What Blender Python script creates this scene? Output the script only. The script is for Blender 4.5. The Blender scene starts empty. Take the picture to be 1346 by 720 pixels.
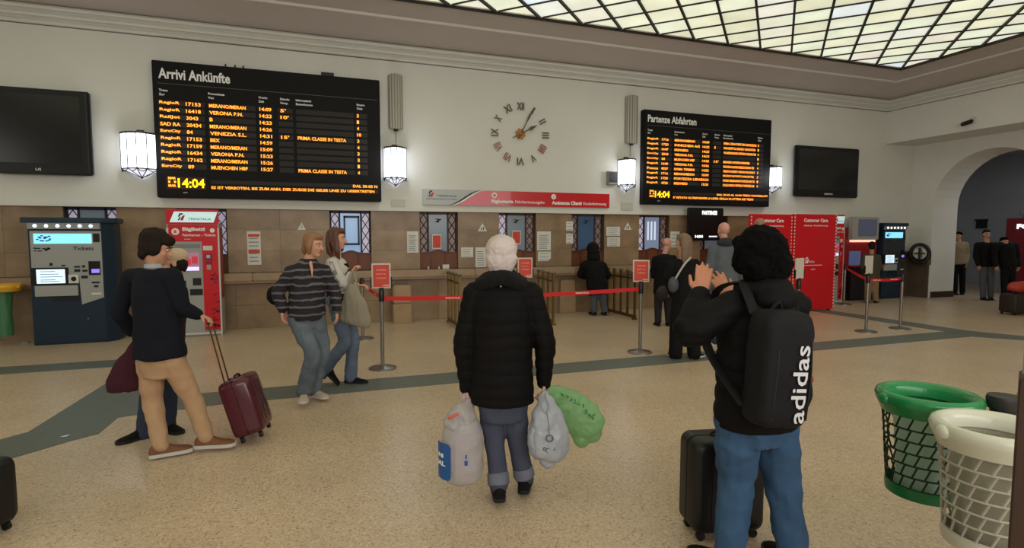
import bpy, bmesh, math, random
import numpy as np
from mathutils import Vector, Matrix, noise
random.seed(7)
SC = bpy.context.scene
COL = SC.collection
PI = math.pi
# ------------------------------------------------------------------ camera
FPX, CX, CY, HZ, VPX, EYE = 725.0, 673.0, 360.0, 309.5, 2750.0, 1.65
PITCH = math.atan((CY - HZ) / FPX)
YAW = PI/2 - math.atan((VPX - CX) / (FPX / math.cos(PITCH)))
cd = bpy.data.cameras.new('camera'); cam = bpy.data.objects.new('camera', cd); COL.objects.link(cam)
cam.location = (0, 0, EYE); cam.rotation_euler = (PI/2 - PITCH, 0, -YAW)
cd.sensor_width = 36; cd.lens = FPX / 1346 * 36; cd.clip_start = 0.05; cd.clip_end = 200
SC.camera = cam
F0 = Vector((math.sin(YAW), math.cos(YAW), 0)); RT = Vector((math.cos(YAW), -math.sin(YAW), 0))
FW = F0 * math.cos(PITCH) + Vector((0, 0, -math.sin(PITCH))); UP = RT.cross(FW)
EYEV = Vector((0, 0, EYE))
# ------------------------------------------------------------------ light
w = bpy.data.worlds.new('world'); SC.world = w; w.use_nodes = True
w.node_tree.nodes['Background'].inputs[0].default_value = (0.75, 0.82, 0.9, 1)
w.node_tree.nodes['Background'].inputs[1].default_value = 0.35
def area(loc, rot, sx, sy, power, col):
    l = bpy.data.lights.new('fill_light', 'AREA'); l.shape = 'RECTANGLE'; l.size = sx; l.size_y = sy
    l.energy = power; l.color = col
    o = bpy.data.objects.new('fill_light', l); COL.objects.link(o); o.location = loc; o.rotation_euler = rot
    return o
# unseen fill added behind and left of the camera; those walls have no windows
area((2.5, -3.3, 2.9), (math.radians(82), 0, 0), 12, 3.0, 430, (1.0, 0.97, 0.95))
area((-8.9, 3.0, 2.9), (math.radians(80), 0, math.radians(-90)), 7, 3.0, 80, (0.97, 0.99, 1.0))
area((18.0, 5.5, 4.1), (0, 0, 0), 4.5, 9, 110, (.97, .98, 1.0))      # overhead fill added to brighten the hall beyond the arch
SKY_E = 1.15
SC.view_settings.view_transform = 'Standard'; SC.view_settings.look = 'None'
SC.view_settings.exposure = 0.0; SC.view_settings.gamma = 1.0
try: SC.view_settings.use_curve_mapping = False
except Exception: pass
# ------------------------------------------------------------------ pixel helpers (rays of the camera onto real planes)
def ray(px, py): return FW + RT * ((px - CX) / FPX) + UP * ((CY - py) / FPX)
def onY(px, py, Y):
    d = ray(px, py); return EYEV + d * (Y / d.y)
def onX(px, py, X):
    d = ray(px, py); return EYEV + d * (X / d.x)
def onZ(px, py, Z=0.0):
    d = ray(px, py); return EYEV + d * ((Z - EYE) / d.z)
def rect(Y, x0, y0, x1, y1):
    xm, ym = (x0 + x1) / 2, (y0 + y1) / 2
    return onY(x0, ym, Y).x, onY(x1, ym, Y).x, onY(xm, y1, Y).z, onY(xm, y0, Y).z   # X0 X1 Z0 Z1
def depth_of(p): return (Vector(p) - EYEV).dot(F0)
def plane_pt(px, py, D):
    d = ray(px, py); return EYEV + d * (D / d.dot(F0))
# ------------------------------------------------------------------ materials
def hexc(r, g, b):
    f = lambda c: ((c/255 + .055) / 1.055) ** 2.4 if c/255 > .04045 else c/255/12.92
    return (f(r), f(g), f(b), 1)
MATS = {}
def mat(name, rgb, rough=.6, metal=0., var=.0, scale=8., bump=0., bscale=40., emit=0., ecol=None, alpha=1., spec=.4, stretch=None, objvar=0., sheen=0., coat=0., trans=0.):
    if name in MATS: return MATS[name]
    m = bpy.data.materials.new(name); m.use_nodes = True; nt = m.node_tree; N = nt.nodes; L = nt.links
    b = N['Principled BSDF']
    c = hexc(*rgb); b.inputs['Base Color'].default_value = c
    b.inputs['Roughness'].default_value = rough; b.inputs['Metallic'].default_value = metal
    b.inputs['Specular IOR Level'].default_value = spec
    if sheen: b.inputs['Sheen Weight'].default_value = sheen
    if coat: b.inputs['Coat Weight'].default_value = coat
    if trans: b.inputs['Transmission Weight'].default_value = trans
    tc = N.new('ShaderNodeTexCoord'); src = tc.outputs['Object']
    if stretch:
        mp = N.new('ShaderNodeMapping'); mp.inputs['Scale'].default_value = stretch; L.new(src, mp.inputs[0]); src = mp.outputs[0]
    if var or objvar:
        hsv = N.new('ShaderNodeHueSaturation'); hsv.inputs['Color'].default_value = c
        L.new(hsv.outputs[0], b.inputs['Base Color'])
        val = None
        if var:
            n = N.new('ShaderNodeTexNoise'); n.inputs['Scale'].default_value = scale; n.inputs['Detail'].default_value = 5
            L.new(src, n.inputs['Vector'])
            mr = N.new('ShaderNodeMapRange'); mr.inputs[1].default_value = .25; mr.inputs[2].default_value = .75
            mr.inputs[3].default_value = 1 - var; mr.inputs[4].default_value = 1 + var
            L.new(n.outputs['Fac'], mr.inputs[0]); val = mr.outputs[0]
        if objvar:
            oi = N.new('ShaderNodeObjectInfo'); m2 = N.new('ShaderNodeMapRange')
            m2.inputs[3].default_value = 1 - objvar; m2.inputs[4].default_value = 1 + objvar
            L.new(oi.outputs['Random'], m2.inputs[0])
            if val:
                mu = N.new('ShaderNodeMath'); mu.operation = 'MULTIPLY'; L.new(val, mu.inputs[0]); L.new(m2.outputs[0], mu.inputs[1]); val = mu.outputs[0]
            else: val = m2.outputs[0]
        L.new(val, hsv.inputs['Value'])
    if bump:
        n = N.new('ShaderNodeTexNoise'); n.inputs['Scale'].default_value = bscale; n.inputs['Detail'].default_value = 4
        L.new(src, n.inputs['Vector'])
        bp = N.new('ShaderNodeBump'); bp.inputs['Strength'].default_value = bump; bp.inputs['Distance'].default_value = .01
        L.new(n.outputs['Fac'], bp.inputs['Height']); L.new(bp.outputs[0], b.inputs['Normal'])
    if emit:
        b.inputs['Emission Color'].default_value = hexc(*(ecol or rgb)); b.inputs['Emission Strength'].default_value = emit
    if alpha < 1: b.inputs['Alpha'].default_value = alpha
    MATS[name] = m
    return m
# ------------------------------------------------------------------ mesh builder
class MB:
    def __init__(s): s.v = []; s.f = []
    def add(s, vs, fs):
        o = len(s.v); s.v += [tuple(v) for v in vs]; s.f += [tuple(i + o for i in f) for f in fs]; return s
    def box(s, x0, x1, y0, y1, z0, z1, M=None):
        vs = [Vector(p) for p in ((x0,y0,z0),(x1,y0,z0),(x1,y1,z0),(x0,y1,z0),(x0,y0,z1),(x1,y0,z1),(x1,y1,z1),(x0,y1,z1))]
        if M: vs = [M @ v for v in vs]
        return s.add(vs, [(0,3,2,1),(4,5,6,7),(0,1,5,4),(1,2,6,5),(2,3,7,6),(3,0,4,7)])
    def quad(s, a, b, c, d): return s.add([a, b, c, d], [(0,1,2,3)])
    def prism(s, pts, a0, a1, axis='y', M=None):
        # pts 2-D outline; extruded along the axis between a0 and a1
        n = len(pts); vs = []
        for a in (a0, a1):
            for (p, q) in pts:
                v = Vector((p, a, q)) if axis == 'y' else (Vector((p, q, a)) if axis == 'z' else Vector((a, p, q)))
                vs.append(M @ v if M else v)
        fs = [tuple(range(n)), tuple(range(2*n - 1, n - 1, -1))] + [(i, i + n, (i+1) % n + n, (i+1) % n) for i in range(n)]
        return s.add(vs, fs)
    def lathe(s, prof, c=(0,0,0), n=24, M=None, ends=True):
        vs = []; fs = []
        for r, z in prof:
            for k in range(n):
                a = 2*PI*k/n; v = Vector((c[0] + r*math.cos(a), c[1] + r*math.sin(a), c[2] + z)); vs.append(M @ v if M else v)
        for i in range(len(prof) - 1):
            for k in range(n): fs.append((i*n+k, i*n+(k+1) % n, (i+1)*n+(k+1) % n, (i+1)*n+k))
        if ends and prof[0][0] > 1e-6: fs.append(tuple(range(n - 1, -1, -1)))
        if ends and prof[-1][0] > 1e-6: fs.append(tuple((len(prof)-1)*n + k for k in range(n)))
        return s.add(vs, fs)
    def cyl(s, a, b, r, n=10, r2=None):
        return s.tube([a, b], [r, r if r2 is None else r2], n=n, cap=False)
    def tube(s, pts, rad, n=8, side=None, cap=True, smooth=0):
        pts = [Vector(p) for p in pts]
        if not isinstance(rad, (list, tuple)): rad = [rad] * len(pts)
        rad = [(r, r) if not isinstance(r, (list, tuple)) else tuple(r) for r in rad]
        if smooth and len(pts) > 2:
            P = []; Q = []
            for i in range(len(pts) - 1):
                p0 = pts[max(i-1, 0)]; p1 = pts[i]; p2 = pts[i+1]; p3 = pts[min(i+2, len(pts)-1)]
                for k in range(smooth):
                    t = k / smooth
                    P.append(.5*((2*p1) + (p2-p0)*t + (2*p0-5*p1+4*p2-p3)*t*t + (3*p1-p0-3*p2+p3)*t**3))
                    tt = t*t*(3-2*t); Q.append((rad[i][0]*(1-tt)+rad[i+1][0]*tt, rad[i][1]*(1-tt)+rad[i+1][1]*tt))
            P.append(pts[-1]); Q.append(rad[-1]); pts, rad = P, Q
        T = []
        for i in range(len(pts)):
            d = pts[min(i+1, len(pts)-1)] - pts[max(i-1, 0)]
            T.append(d.normalized() if d.length > 1e-9 else Vector((0,0,1)))
        if cap:   # rounded ends
            e0, e1 = rad[0], rad[-1]; P = []; Q = []; TT = []
            for c_, s_ in ((.05, 1.), (.55, .84), (.87, .5)):
                m = min(e0); P.append(pts[0] - T[0]*m*s_); Q.append((e0[0]*c_, e0[1]*c_)); TT.append(T[0])
            P += pts; Q += rad; TT += T
            for c_, s_ in ((.87, .5), (.55, .84), (.05, 1.)):
                m = min(e1); P.append(pts[-1] + T[-1]*m*s_); Q.append((e1[0]*c_, e1[1]*c_)); TT.append(T[-1])
            pts, rad, T = P, Q, TT
        a = Vector(side) if side is not None else (Vector((0,0,1)) if abs(T[0].z) < .9 else Vector((1,0,0)))
        vs = []; fs = []
        for i, p in enumerate(pts):
            u = a - T[i]*a.dot(T[i])
            if u.length < 1e-4: u = T[i].orthogonal()
            u.normalize(); v = T[i].cross(u)
            if side is None: a = u
            for k in range(n):
                t = 2*PI*k/n; vs.append(p + u*rad[i][0]*math.cos(t) + v*rad[i][1]*math.sin(t))
        for i in range(len(pts) - 1):
            for k in range(n): fs.append((i*n+k, i*n+(k+1) % n, (i+1)*n+(k+1) % n, (i+1)*n+k))
        fs.append(tuple(range(n-1, -1, -1))); fs.append(tuple((len(pts)-1)*n+k for k in range(n)))
        return s.add(vs, fs)
    def ell(s, c, r, M=None, n=14, m=9):
        # ellipsoid; M 3x3 orientation
        c = Vector(c); vs = []; fs = []
        for i in range(1, m):
            for k in range(n):
                t = PI*i/m; p = 2*PI*k/n
                v = Vector((r[0]*math.sin(t)*math.cos(p), r[1]*math.sin(t)*math.sin(p), r[2]*math.cos(t)))
                vs.append(c + (M @ v if M else v))
        top = Vector((0,0,r[2])); vs.append(c + (M @ top if M else top)); vs.append(c - (M @ top if M else top))
        for i in range(m - 2):
            for k in range(n): fs.append((i*n+k, (i+1)*n+k, (i+1)*n+(k+1) % n, i*n+(k+1) % n))
        a = len(vs) - 2
        for k in range(n): fs.append((a, k, (k+1) % n)); fs.append((a+1, (m-2)*n+(k+1) % n, (m-2)*n+k))
        return s.add(vs, fs)
ROOTM = {}
def thing(name, label, cat, loc=(0,0,0), rotz=0., group=None, kind=None):
    o = bpy.data.objects.new(name, None); COL.objects.link(o); o.empty_display_size = .1
    o.location = loc; o.rotation_euler = (0, 0, rotz)
    ROOTM[o.name] = Matrix.Translation(Vector(loc)) @ Matrix.Rotation(rotz, 4, 'Z')
    tag(o, label, cat, group, kind); return o
def tag(o, label=None, cat=None, group=None, kind=None):
    if label: o['label'] = label
    if cat: o['category'] = cat
    if group: o['group'] = group
    if kind: o['kind'] = kind
    return o
def build(mb, name, m, parent=None, world=True, smooth=False, bevel=0., label=None, root=None, loc=None, rotz=0.):
    me = bpy.data.meshes.new(name); vs = mb.v
    M = None
    if parent is not None and world:
        r = root or parent
        if r.name in ROOTM: M = ROOTM[r.name].inverted()
    if M is not None: vs = [tuple(M @ Vector(v)) for v in vs]
    me.from_pydata(vs, [], mb.f); me.validate(); me.update()
    if bevel or smooth:
        bm = bmesh.new(); bm.from_mesh(me); bmesh.ops.recalc_face_normals(bm, faces=bm.faces)
        if bevel:
            es = [e for e in bm.edges if len(e.link_faces) == 2 and e.calc_face_angle(0) > .6]
            bmesh.ops.bevel(bm, geom=es, offset=bevel, segments=2, affect='EDGES', clamp_overlap=True)
        bm.to_mesh(me); bm.free()
    else:
        bm = bmesh.new(); bm.from_mesh(me); bmesh.ops.recalc_face_normals(bm, faces=bm.faces); bm.to_mesh(me); bm.free()
    if smooth:
        for p in me.polygons: p.use_smooth = True
        try: me.set_sharp_from_angle(angle=math.radians(45))
        except Exception: pass
    o = bpy.data.objects.new(name, me); COL.objects.link(o)
    if m is not None: me.materials.append(m)
    if parent is not None: o.parent = parent
    if loc is not None: o.location = loc; o.rotation_euler = (0,0,rotz); ROOTM[o.name] = Matrix.Translation(Vector(loc)) @ Matrix.Rotation(rotz, 4, 'Z')
    elif parent is not None and (root or parent).name in ROOTM: ROOTM[o.name] = ROOTM[(root or parent).name]
    if label: o['label'] = label
    return o
_TC = {}
def text_outline(s, bold=.0):
    k = (s, bold)
    if k in _TC: return _TC[k]
    c = bpy.data.curves.new('t', 'FONT'); c.body = s; c.size = 1; c.offset = bold; c.resolution_u = 2; c.fill_mode = 'BOTH'
    o = bpy.data.objects.new('t', c); COL.objects.link(o)
    bpy.context.view_layer.update()
    me = bpy.data.meshes.new_from_object(o.evaluated_get(bpy.context.evaluated_depsgraph_get()))
    vs = [tuple(v.co) for v in me.vertices]; fs = [tuple(p.vertices) for p in me.polygons]
    bpy.data.objects.remove(o); bpy.data.curves.remove(c); bpy.data.meshes.remove(me)
    _TC[k] = (vs, fs); return _TC[k]
def text(mb, s, x0, x1, z0, z1, y, bold=.03, M=None):
    # letters fitted to the rectangle x0..x1, z0..z1 of the plane at y, facing -y ; M maps (x, y, z) further
    vs, fs = text_outline(s, bold)
    if not vs: return mb
    ax = [v[0] for v in vs]; ay = [v[1] for v in vs]
    a, b = min(ax), max(ax); c, d = min(ay), max(ay)
    out = []
    for v in vs:
        p = Vector((x0 + (v[0]-a)/(b-a+1e-9)*(x1-x0), y, z0 + (v[1]-c)/(d-c+1e-9)*(z1-z0)))
        out.append(M @ p if M else p)
    return mb.add(out, fs)
def textl(mb, s, x0, z0, h, y, bold=.02, asp=1., M=None):
    # letters of height h from x0 on, natural width times asp
    vs, fs = text_outline(s, bold)
    out = [Vector((x0 + v[0]*h/.7*asp, y, z0 + v[1]*h/.7)) for v in vs]
    return mb.add([M @ p for p in out] if M else out, fs)
# ------------------------------------------------------------------ common materials
M_wall = mat('wall_plaster', (214,213,206), .85, var=.03, scale=1.2, bump=.05, bscale=60)
M_ceil = mat('ceiling_plaster', (188,180,174), .9, var=.04, scale=1.5)
M_black = mat('black_plastic', (14,14,15), .35)
M_blackmat = mat('black_matt', (18,17,17), .7)
M_steel = mat('brushed_steel', (150,148,144), .32, 1., var=.05, scale=20)
M_brass = mat('old_brass', (120,98,58), .38, .85, var=.15, scale=30)
M_white = mat('white_card', (214,212,206), .6)
M_redsign = mat('sign_red', (205,72,58), .6)
M_red = mat('machine_red', (205,18,34), .4)
M_grey = mat('machine_grey', (158,160,158), .45)
M_navy = mat('machine_navy', (20,42,60), .4)
M_dark = mat('dark_slot', (22,22,24), .5)
M_wood = mat('counter_wood', (110,62,38), .45, var=.18, scale=6, stretch=(8,8,1))
M_txtwhite = mat('print_white', (235,235,235), .6)
M_txtdark = mat('print_dark', (40,42,46), .6)
M_led = mat('led_orange', (255,140,30), .6, emit=2.1, ecol=(255,150,44))
M_ledy = mat('led_yellow', (255,205,20), .6, emit=1.7, ecol=(255,205,10))
M_glowwhite = mat('lit_white', (255,255,255), .6, emit=1.3, ecol=(240,246,255))
# =================================================================== the room
XL, XR, YB, YF = -9.05, 14.2, -3.45, 10.68
# floor: pale terrazzo
m = bpy.data.materials.new('terrazzo'); m.use_nodes = True; N = m.node_tree.nodes; L = m.node_tree.links; b = N['Principled BSDF']
tc = N.new('ShaderNodeTexCoord')
v1 = N.new('ShaderNodeTexVoronoi'); v1.inputs['Scale'].default_value = 95; L.new(tc.outputs['Object'], v1.inputs['Vector'])
cr = N.new('ShaderNodeValToRGB'); L.new(v1.outputs['Color'], cr.inputs[0])
cr.color_ramp.elements[0].position = .0; cr.color_ramp.elements[0].color = hexc(140,112,90)
cr.color_ramp.elements[1].position = 1.; cr.color_ramp.elements[1].color = hexc(210,190,164)
e = cr.color_ramp.elements.new(.3); e.color = hexc(186,163,137)
e = cr.color_ramp.elements.new(.6); e.color = hexc(192,170,143)
n1 = N.new('ShaderNodeTexNoise'); n1.inputs['Scale'].default_value = 1.1; n1.inputs['Detail'].default_value = 6; L.new(tc.outputs['Object'], n1.inputs['Vector'])
mr = N.new('ShaderNodeMapRange'); mr.inputs[1].default_value = .3; mr.inputs[2].default_value = .7; mr.inputs[3].default_value = .9; mr.inputs[4].default_value = 1.06; L.new(n1.outputs['Fac'], mr.inputs[0])
n2 = N.new('ShaderNodeTexNoise'); n2.inputs['Scale'].default_value = 24; n2.inputs['Detail'].default_value = 3; L.new(tc.outputs['Object'], n2.inputs['Vector'])
mr2 = N.new('ShaderNodeMapRange'); mr2.inputs[1].default_value = .3; mr2.inputs[2].default_value = .7; mr2.inputs[3].default_value = .95; mr2.inputs[4].default_value = 1.05; L.new(n2.outputs['Fac'], mr2.inputs[0])
mm = N.new('ShaderNodeMath'); mm.operation = 'MULTIPLY'; L.new(mr.outputs[0], mm.inputs[0]); L.new(mr2.outputs[0], mm.inputs[1])
hs = N.new('ShaderNodeHueSaturation'); L.new(cr.outputs[0], hs.inputs['Color']); L.new(mm.outputs[0], hs.inputs['Value']); L.new(hs.outputs[0], b.inputs['Base Color'])
b.inputs['Roughness'].default_value = .33; b.inputs['Specular IOR Level'].default_value = .45
M_floor = m
M_strip = mat('dark_inlay', (92,98,92), .45, var=.08, scale=12)
fl = build(MB().box(XL-.3, 24, YB-.3, 15, -.2, 0), 'floor', M_floor); fl['kind'] = 'structure'
def strip(pts, z=.004):
    o = build(MB().prism(pts, -.01, z, 'z'), 'inlay_strip', M_strip, fl); return o
def fp(*a): q = onZ(*a); return (q.x, q.y)
strip([(-2.35, 8.12), (-2.0, 8.57), (XL, 8.57), (XL, 8.12)])
strip([(-.9, 5.95), (10.05, 5.95), (10.12, 6.42), fp(240,519), (-1.55, 6.9), (-1.75, 8.57), (-2.2, 8.57), (-2.35, 8.12), fp(146,500), fp(37,568), fp(0,578), (-2.9,5.3),(-3.2,4.75), fp(0,607), fp(92,580), fp(130,570), fp(155,549), fp(175,546)])
strip([(-3.2,4.75), (-2.9,5.3), (-4.1,5.0), (-4.6,4.0), (-4.1,-3), (-3.7,-3), (-4.0,4.0)], .003)
strip([(10.05, 5.95), (10.5,5.4), (10.5,-3), (10.95,-3), (10.95,5.6), (10.62,6.3), (10.62,9.6), (10.15,9.6), (10.15,6.42)])
# upper front wall (plaster), on top of the stone band
def struct(mb, name, m, parent=None, **k):
    o = build(mb, name, m, parent, **k)
    if parent is None: o['kind'] = 'structure'
    return o
WIN = [(-3.85,-3.13), (-2.27,-1.5), (.2,.94), (1.86,2.62), (3.48,4.29), (5.11,5.9), (6.77,7.57), (8.42,9.2)]
SOF = 2.115
wf = struct(MB().box(XL-.3, 17.0, YF, YF+.9, SOF, 6.2).box(12.4, 17.0, YF, YF+.9, -.1, SOF), 'wall_front', M_wall)
struct(MB().box(XL-.3, 12.4, YF-.02, YF, SOF, SOF+.07), 'trim_1', M_wall)
struct(MB().box(XL-.3, XL, YB-.3, YF+.3, -.1, 6.2), 'wall_left', M_wall)
struct(MB().box(XL-.3, XR+2, YB-.3, YB, -.1, 6.2), 'wall_back', M_wall)
# right wall: beam over, then a recessed wall with an arch
XA = 15.25; AC = 8.78; AR = 1.32; AZ = 2.42
AJ = 10.02  # left jamb of arch (towards the front wall)
def arch_outline(y0, y1, z1, c, r, sz, zb=-.1):
    # wall outline in (y, z) with arched opening, as strips of quads
    pts = []
    n = 20
    for i in range(n + 1):
        a = PI * i / n; pts.append((c + r*math.cos(a), sz + r*math.sin(a)))
    return pts
mbA = MB()
ap = arch_outline(0, 0, 0, AC, AR, AZ)
x0, x1 = XA, XA + .95
mbA.box(x0, x1, AC+AR, YF+.2, -.1, 6.2)
mbA.box(x0, x1, 5.6, AC-AR, -.1, 6.2)
for i in range(len(ap) - 1):
    (ya, za), (yb, zb) = ap[i], ap[i+1]
    mbA.prism([(ya, za), (ya, 6.2), (yb, 6.2), (yb, zb)], x0, x1, 'x')
AC2 = 4.0
mbA.box(x0, x1, YB-.3, AC2-AR, -.1, 6.2).box(x0, x1, AC2+AR, 5.6, -.1, 6.2)
for (ya, za), (yb, zb) in zip([(y-AC+AC2, z) for y, z in ap][:-1], [(y-AC+AC2, z) for y, z in ap][1:]):
    mbA.prism([(ya, za), (ya, 6.2), (yb, 6.2), (yb, zb)], x0, x1, 'x')
wr = struct(mbA, 'wall_right', M_wall)
struct(MB().box(XR, XA, YB-.3, YF, 4.06, 6.2), 'beam', M_wall)
o = bpy.data.objects['beam']; o.name = 'trim_2'
M_wains = mat('brown_stone', (92,78,66), .5, var=.2, scale=5)
# dark stone wainscot by the arch
wp = struct(MB().box(14.72, XA, YF-.05, YF, 0, 1.2).box(XA-.05, XA+.0, AC+AR+.02, YF-.05, 0, 1.2), 'baseboard_right', M_wains)
build(MB().box(14.66, XA-.02, YF-.09, YF-.0, 1.16, 1.22).box(XA-.1, XA, AC+AR-.0, YF-.06, 1.16, 1.22).box(XA-.12,XA+.0,AC+AR-.02,AC+AR+.12,.88,1.2), 'ledge', M_wains, wp)
build(MB().box(XA+.06, XA+.95, AC+AR-.02, AC+AR-.0, 0, .16), 'skirting', mat('skirting_dark',(52,38,30),.5), wp)
# room beyond the arch
M_far = mat('far_wall_blue_grey', (158,161,166), .9, var=.05, scale=2)
struct(MB().box(21.0, 21.2, -3, 15, -.1, 5.4).box(XA+.95, 21.2, 13.2, 13.4, -.1, 5.4).box(XA+.95, 21.2, -3.2, -3, -.1, 5.4), 'wall_hall', M_far)
struct(MB().box(XA+.95, 21.2, -3, 13.4, 4.2, 4.4), 'ceiling_hall', M_far)
bpy.data.objects['ceiling_hall'].name = 'ceiling_2'
# cornice, cove and skylight rim: a profile swept round the rectangle of the room
SX0, SX1, SY0, SY1, SZ = 12.83 - 25*.82, 12.83, 9.36 - 14*.82, 9.36, 5.5
def sweep(prof, name, m, parent=None, smooth=True):
    # prof: (inset from wall 0..1.33, z)
    mb = MB(); n = len(prof); loops = []
    for d, z in prof:
        for (cx, cy) in ((XL+d, YB+d), (XR-d, YB+d), (XR-d, YF-d), (XL+d, YF-d)): mb.v.append((cx, cy, z))
    for i in range(n-1):
        for k in range(4): mb.f.append((i*4+k, i*4+(k+1) % 4, (i+1)*4+(k+1) % 4, (i+1)*4+k))
    o = build(mb, name, m, parent, smooth=smooth); 
    if parent is None: o['kind'] = 'structure'
    return o
corn = []
for k in range(3):
    z = 4.90 + k*.095; d = .02 + k*.05
    corn += [(d-.02, z), (d+.03, z+.005), (d+.045, z+.03), (d+.03, z+.06), (d+.01, z+.075)]
sweep([(0,4.89)] + corn + [(.0, 5.19)], 'trim_3', M_wall)
cove = [(.0,5.17), (.14, 5.17)]
for i in range(9):
    t = i/8; cove.append((.14 + 1.15*(t), 5.17 + .33*math.sin(t*PI/2)))
sweep(cove + [(1.36, 5.5), (1.36, 5.9)], 'ceiling', M_ceil)
sweep([(.70,5.41), (.72,5.385), (.76,5.385), (.78,5.42)], 'trim_4', M_wall)
# skylight: diamond panes between two families of bars
M_bar = mat('glazing_bar_dark', (30,24,16), .6)
def pane_mat():
    m = bpy.data.materials.new('daylit_opal_glass'); m.use_nodes = True; N = m.node_tree.nodes; L = m.node_tree.links
    b = N['Principled BSDF']; b.inputs['Roughness'].default_value = .35
    oi = N.new('ShaderNodeObjectInfo'); cr = N.new('ShaderNodeValToRGB'); L.new(oi.outputs['Random'], cr.inputs[0])
    E = cr.color_ramp.elements
    E[0].position = 0; E[0].color = hexc(188,190,164); E[1].position = 1; E[1].color = hexc(200,212,220)
    for p, c in ((.15,(206,207,180)), (.35,(208,211,186)), (.6,(202,210,188)), (.8,(208,204,188)), (.93,(206,210,200))):
        e = E.new(p); e.color = hexc(*c)
    tc = N.new('ShaderNodeTexCoord'); n = N.new('ShaderNodeTexNoise'); n.inputs['Scale'].default_value = 2.2; n.inputs['Detail'].default_value = 4
    mp = N.new('ShaderNodeVectorMath'); mp.operation = 'ADD'; L.new(tc.outputs['Object'], mp.inputs[0]); L.new(oi.outputs['Location'], mp.inputs[1]); L.new(mp.outputs[0], n.inputs['Vector'])
    mr = N.new('ShaderNodeMapRange'); mr.inputs[1].default_value = .3; mr.inputs[2].default_value = .7; mr.inputs[3].default_value = .86; mr.inputs[4].default_value = 1.08; L.new(n.outputs['Fac'], mr.inputs[0])
    mu = N.new('ShaderNodeMath'); mu.operation = 'MULTIPLY'; L.new(mr.outputs[0], mu.inputs[0]); mu.inputs[1].default_value = SKY_E
    L.new(cr.outputs[0], b.inputs['Base Color']); L.new(cr.outputs[0], b.inputs['Emission Color']); L.new(mu.outputs[0], b.inputs['Emission Strength'])
    return m
M_pane = pane_mat()
sky = bpy.data.objects.new('window_1', None); COL.objects.link(sky); sky['kind'] = 'structure'
sky['label'] = 'large ceiling skylight of diamond opal panes in dark glazing bars'
S = .82; NX, NY = 25, 14
def clip(poly):
    for ax, lim, sg in ((0, 0, 1), (0, NX, -1), (1, 0, 1), (1, NY, -1)):
        out = []
        for i in range(len(poly)):
            a, b_ = poly[i], poly[(i+1) % len(poly)]
            da, db = sg*(a[ax]-lim), sg*(b_[ax]-lim)
            if da >= -1e-9: out.append(a)
            if (da > 1e-9 and db < -1e-9) or (da < -1e-9 and db > 1e-9):
                t = da/(da-db); out.append((a[0]+(b_[0]-a[0])*t, a[1]+(b_[1]-a[1])*t))
        poly = out
        if len(poly) < 3: return []
    return poly
pmesh = {}
rest = MB(); cand = []
for i in range(-2, NX + NY + 2):
    for j in range(-NY - 2, NX + 2):
        q = [((u+v)/2, (u-v)/2) for u, v in ((i,j),(i+1,j),(i+1,j+1),(i,j+1))]   # in units of S
        p = clip(q)
        p = [a for k, a in enumerate(p) if (abs(a[0]-p[k-1][0]) + abs(a[1]-p[k-1][1])) > 1e-6]
        if len(p) < 3: continue
        c = (sum(a[0] for a in p)/len(p), sum(a[1] for a in p)/len(p))
        W = Vector((SX1 - NX*S + c[0]*S, SY1 - NY*S + c[1]*S, SZ))
        d = W - EYEV; dep = d.dot(FW); vis = False
        if dep > .5:
            px = CX + FPX*d.dot(RT)/dep; py = CY - FPX*d.dot(UP)/dep
            vis = -60 < px < 1410 and -60 < py < 200
        if vis: cand.append((dep, p, c, W))
        else: rest.prism([(SX0 + a[0]*S, SY0 + a[1]*S) for a in p], SZ+.02, SZ+.03, 'z')
cand.sort(key=lambda t: t[0])
for n_, (dep, p, c, W) in enumerate(cand):
    if n_ >= 290: rest.prism([(SX0 + a[0]*S, SY0 + a[1]*S) for a in p], SZ+.02, SZ+.03, 'z'); continue
    key = tuple((round(a[0]-c[0], 3), round(a[1]-c[1], 3)) for a in p)
    if key not in pmesh:
        me = bpy.data.meshes.new('pane'); mb = MB().prism([(a*S*.995, b_*S*.995) for a, b_ in key], 0, .01, 'z')
        me.from_pydata(mb.v, [], mb.f); me.materials.append(M_pane); pmesh[key] = me
    o = bpy.data.objects.new('pane', pmesh[key]); COL.objects.link(o); o.parent = sky
    o.location = (W.x, W.y, SZ + .02); o.rotation_euler = (random.uniform(-.006,.006), random.uniform(-.006,.006), 0)
o = build(rest, 'pane', M_pane, sky); o['kind'] = 'stuff'
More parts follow.
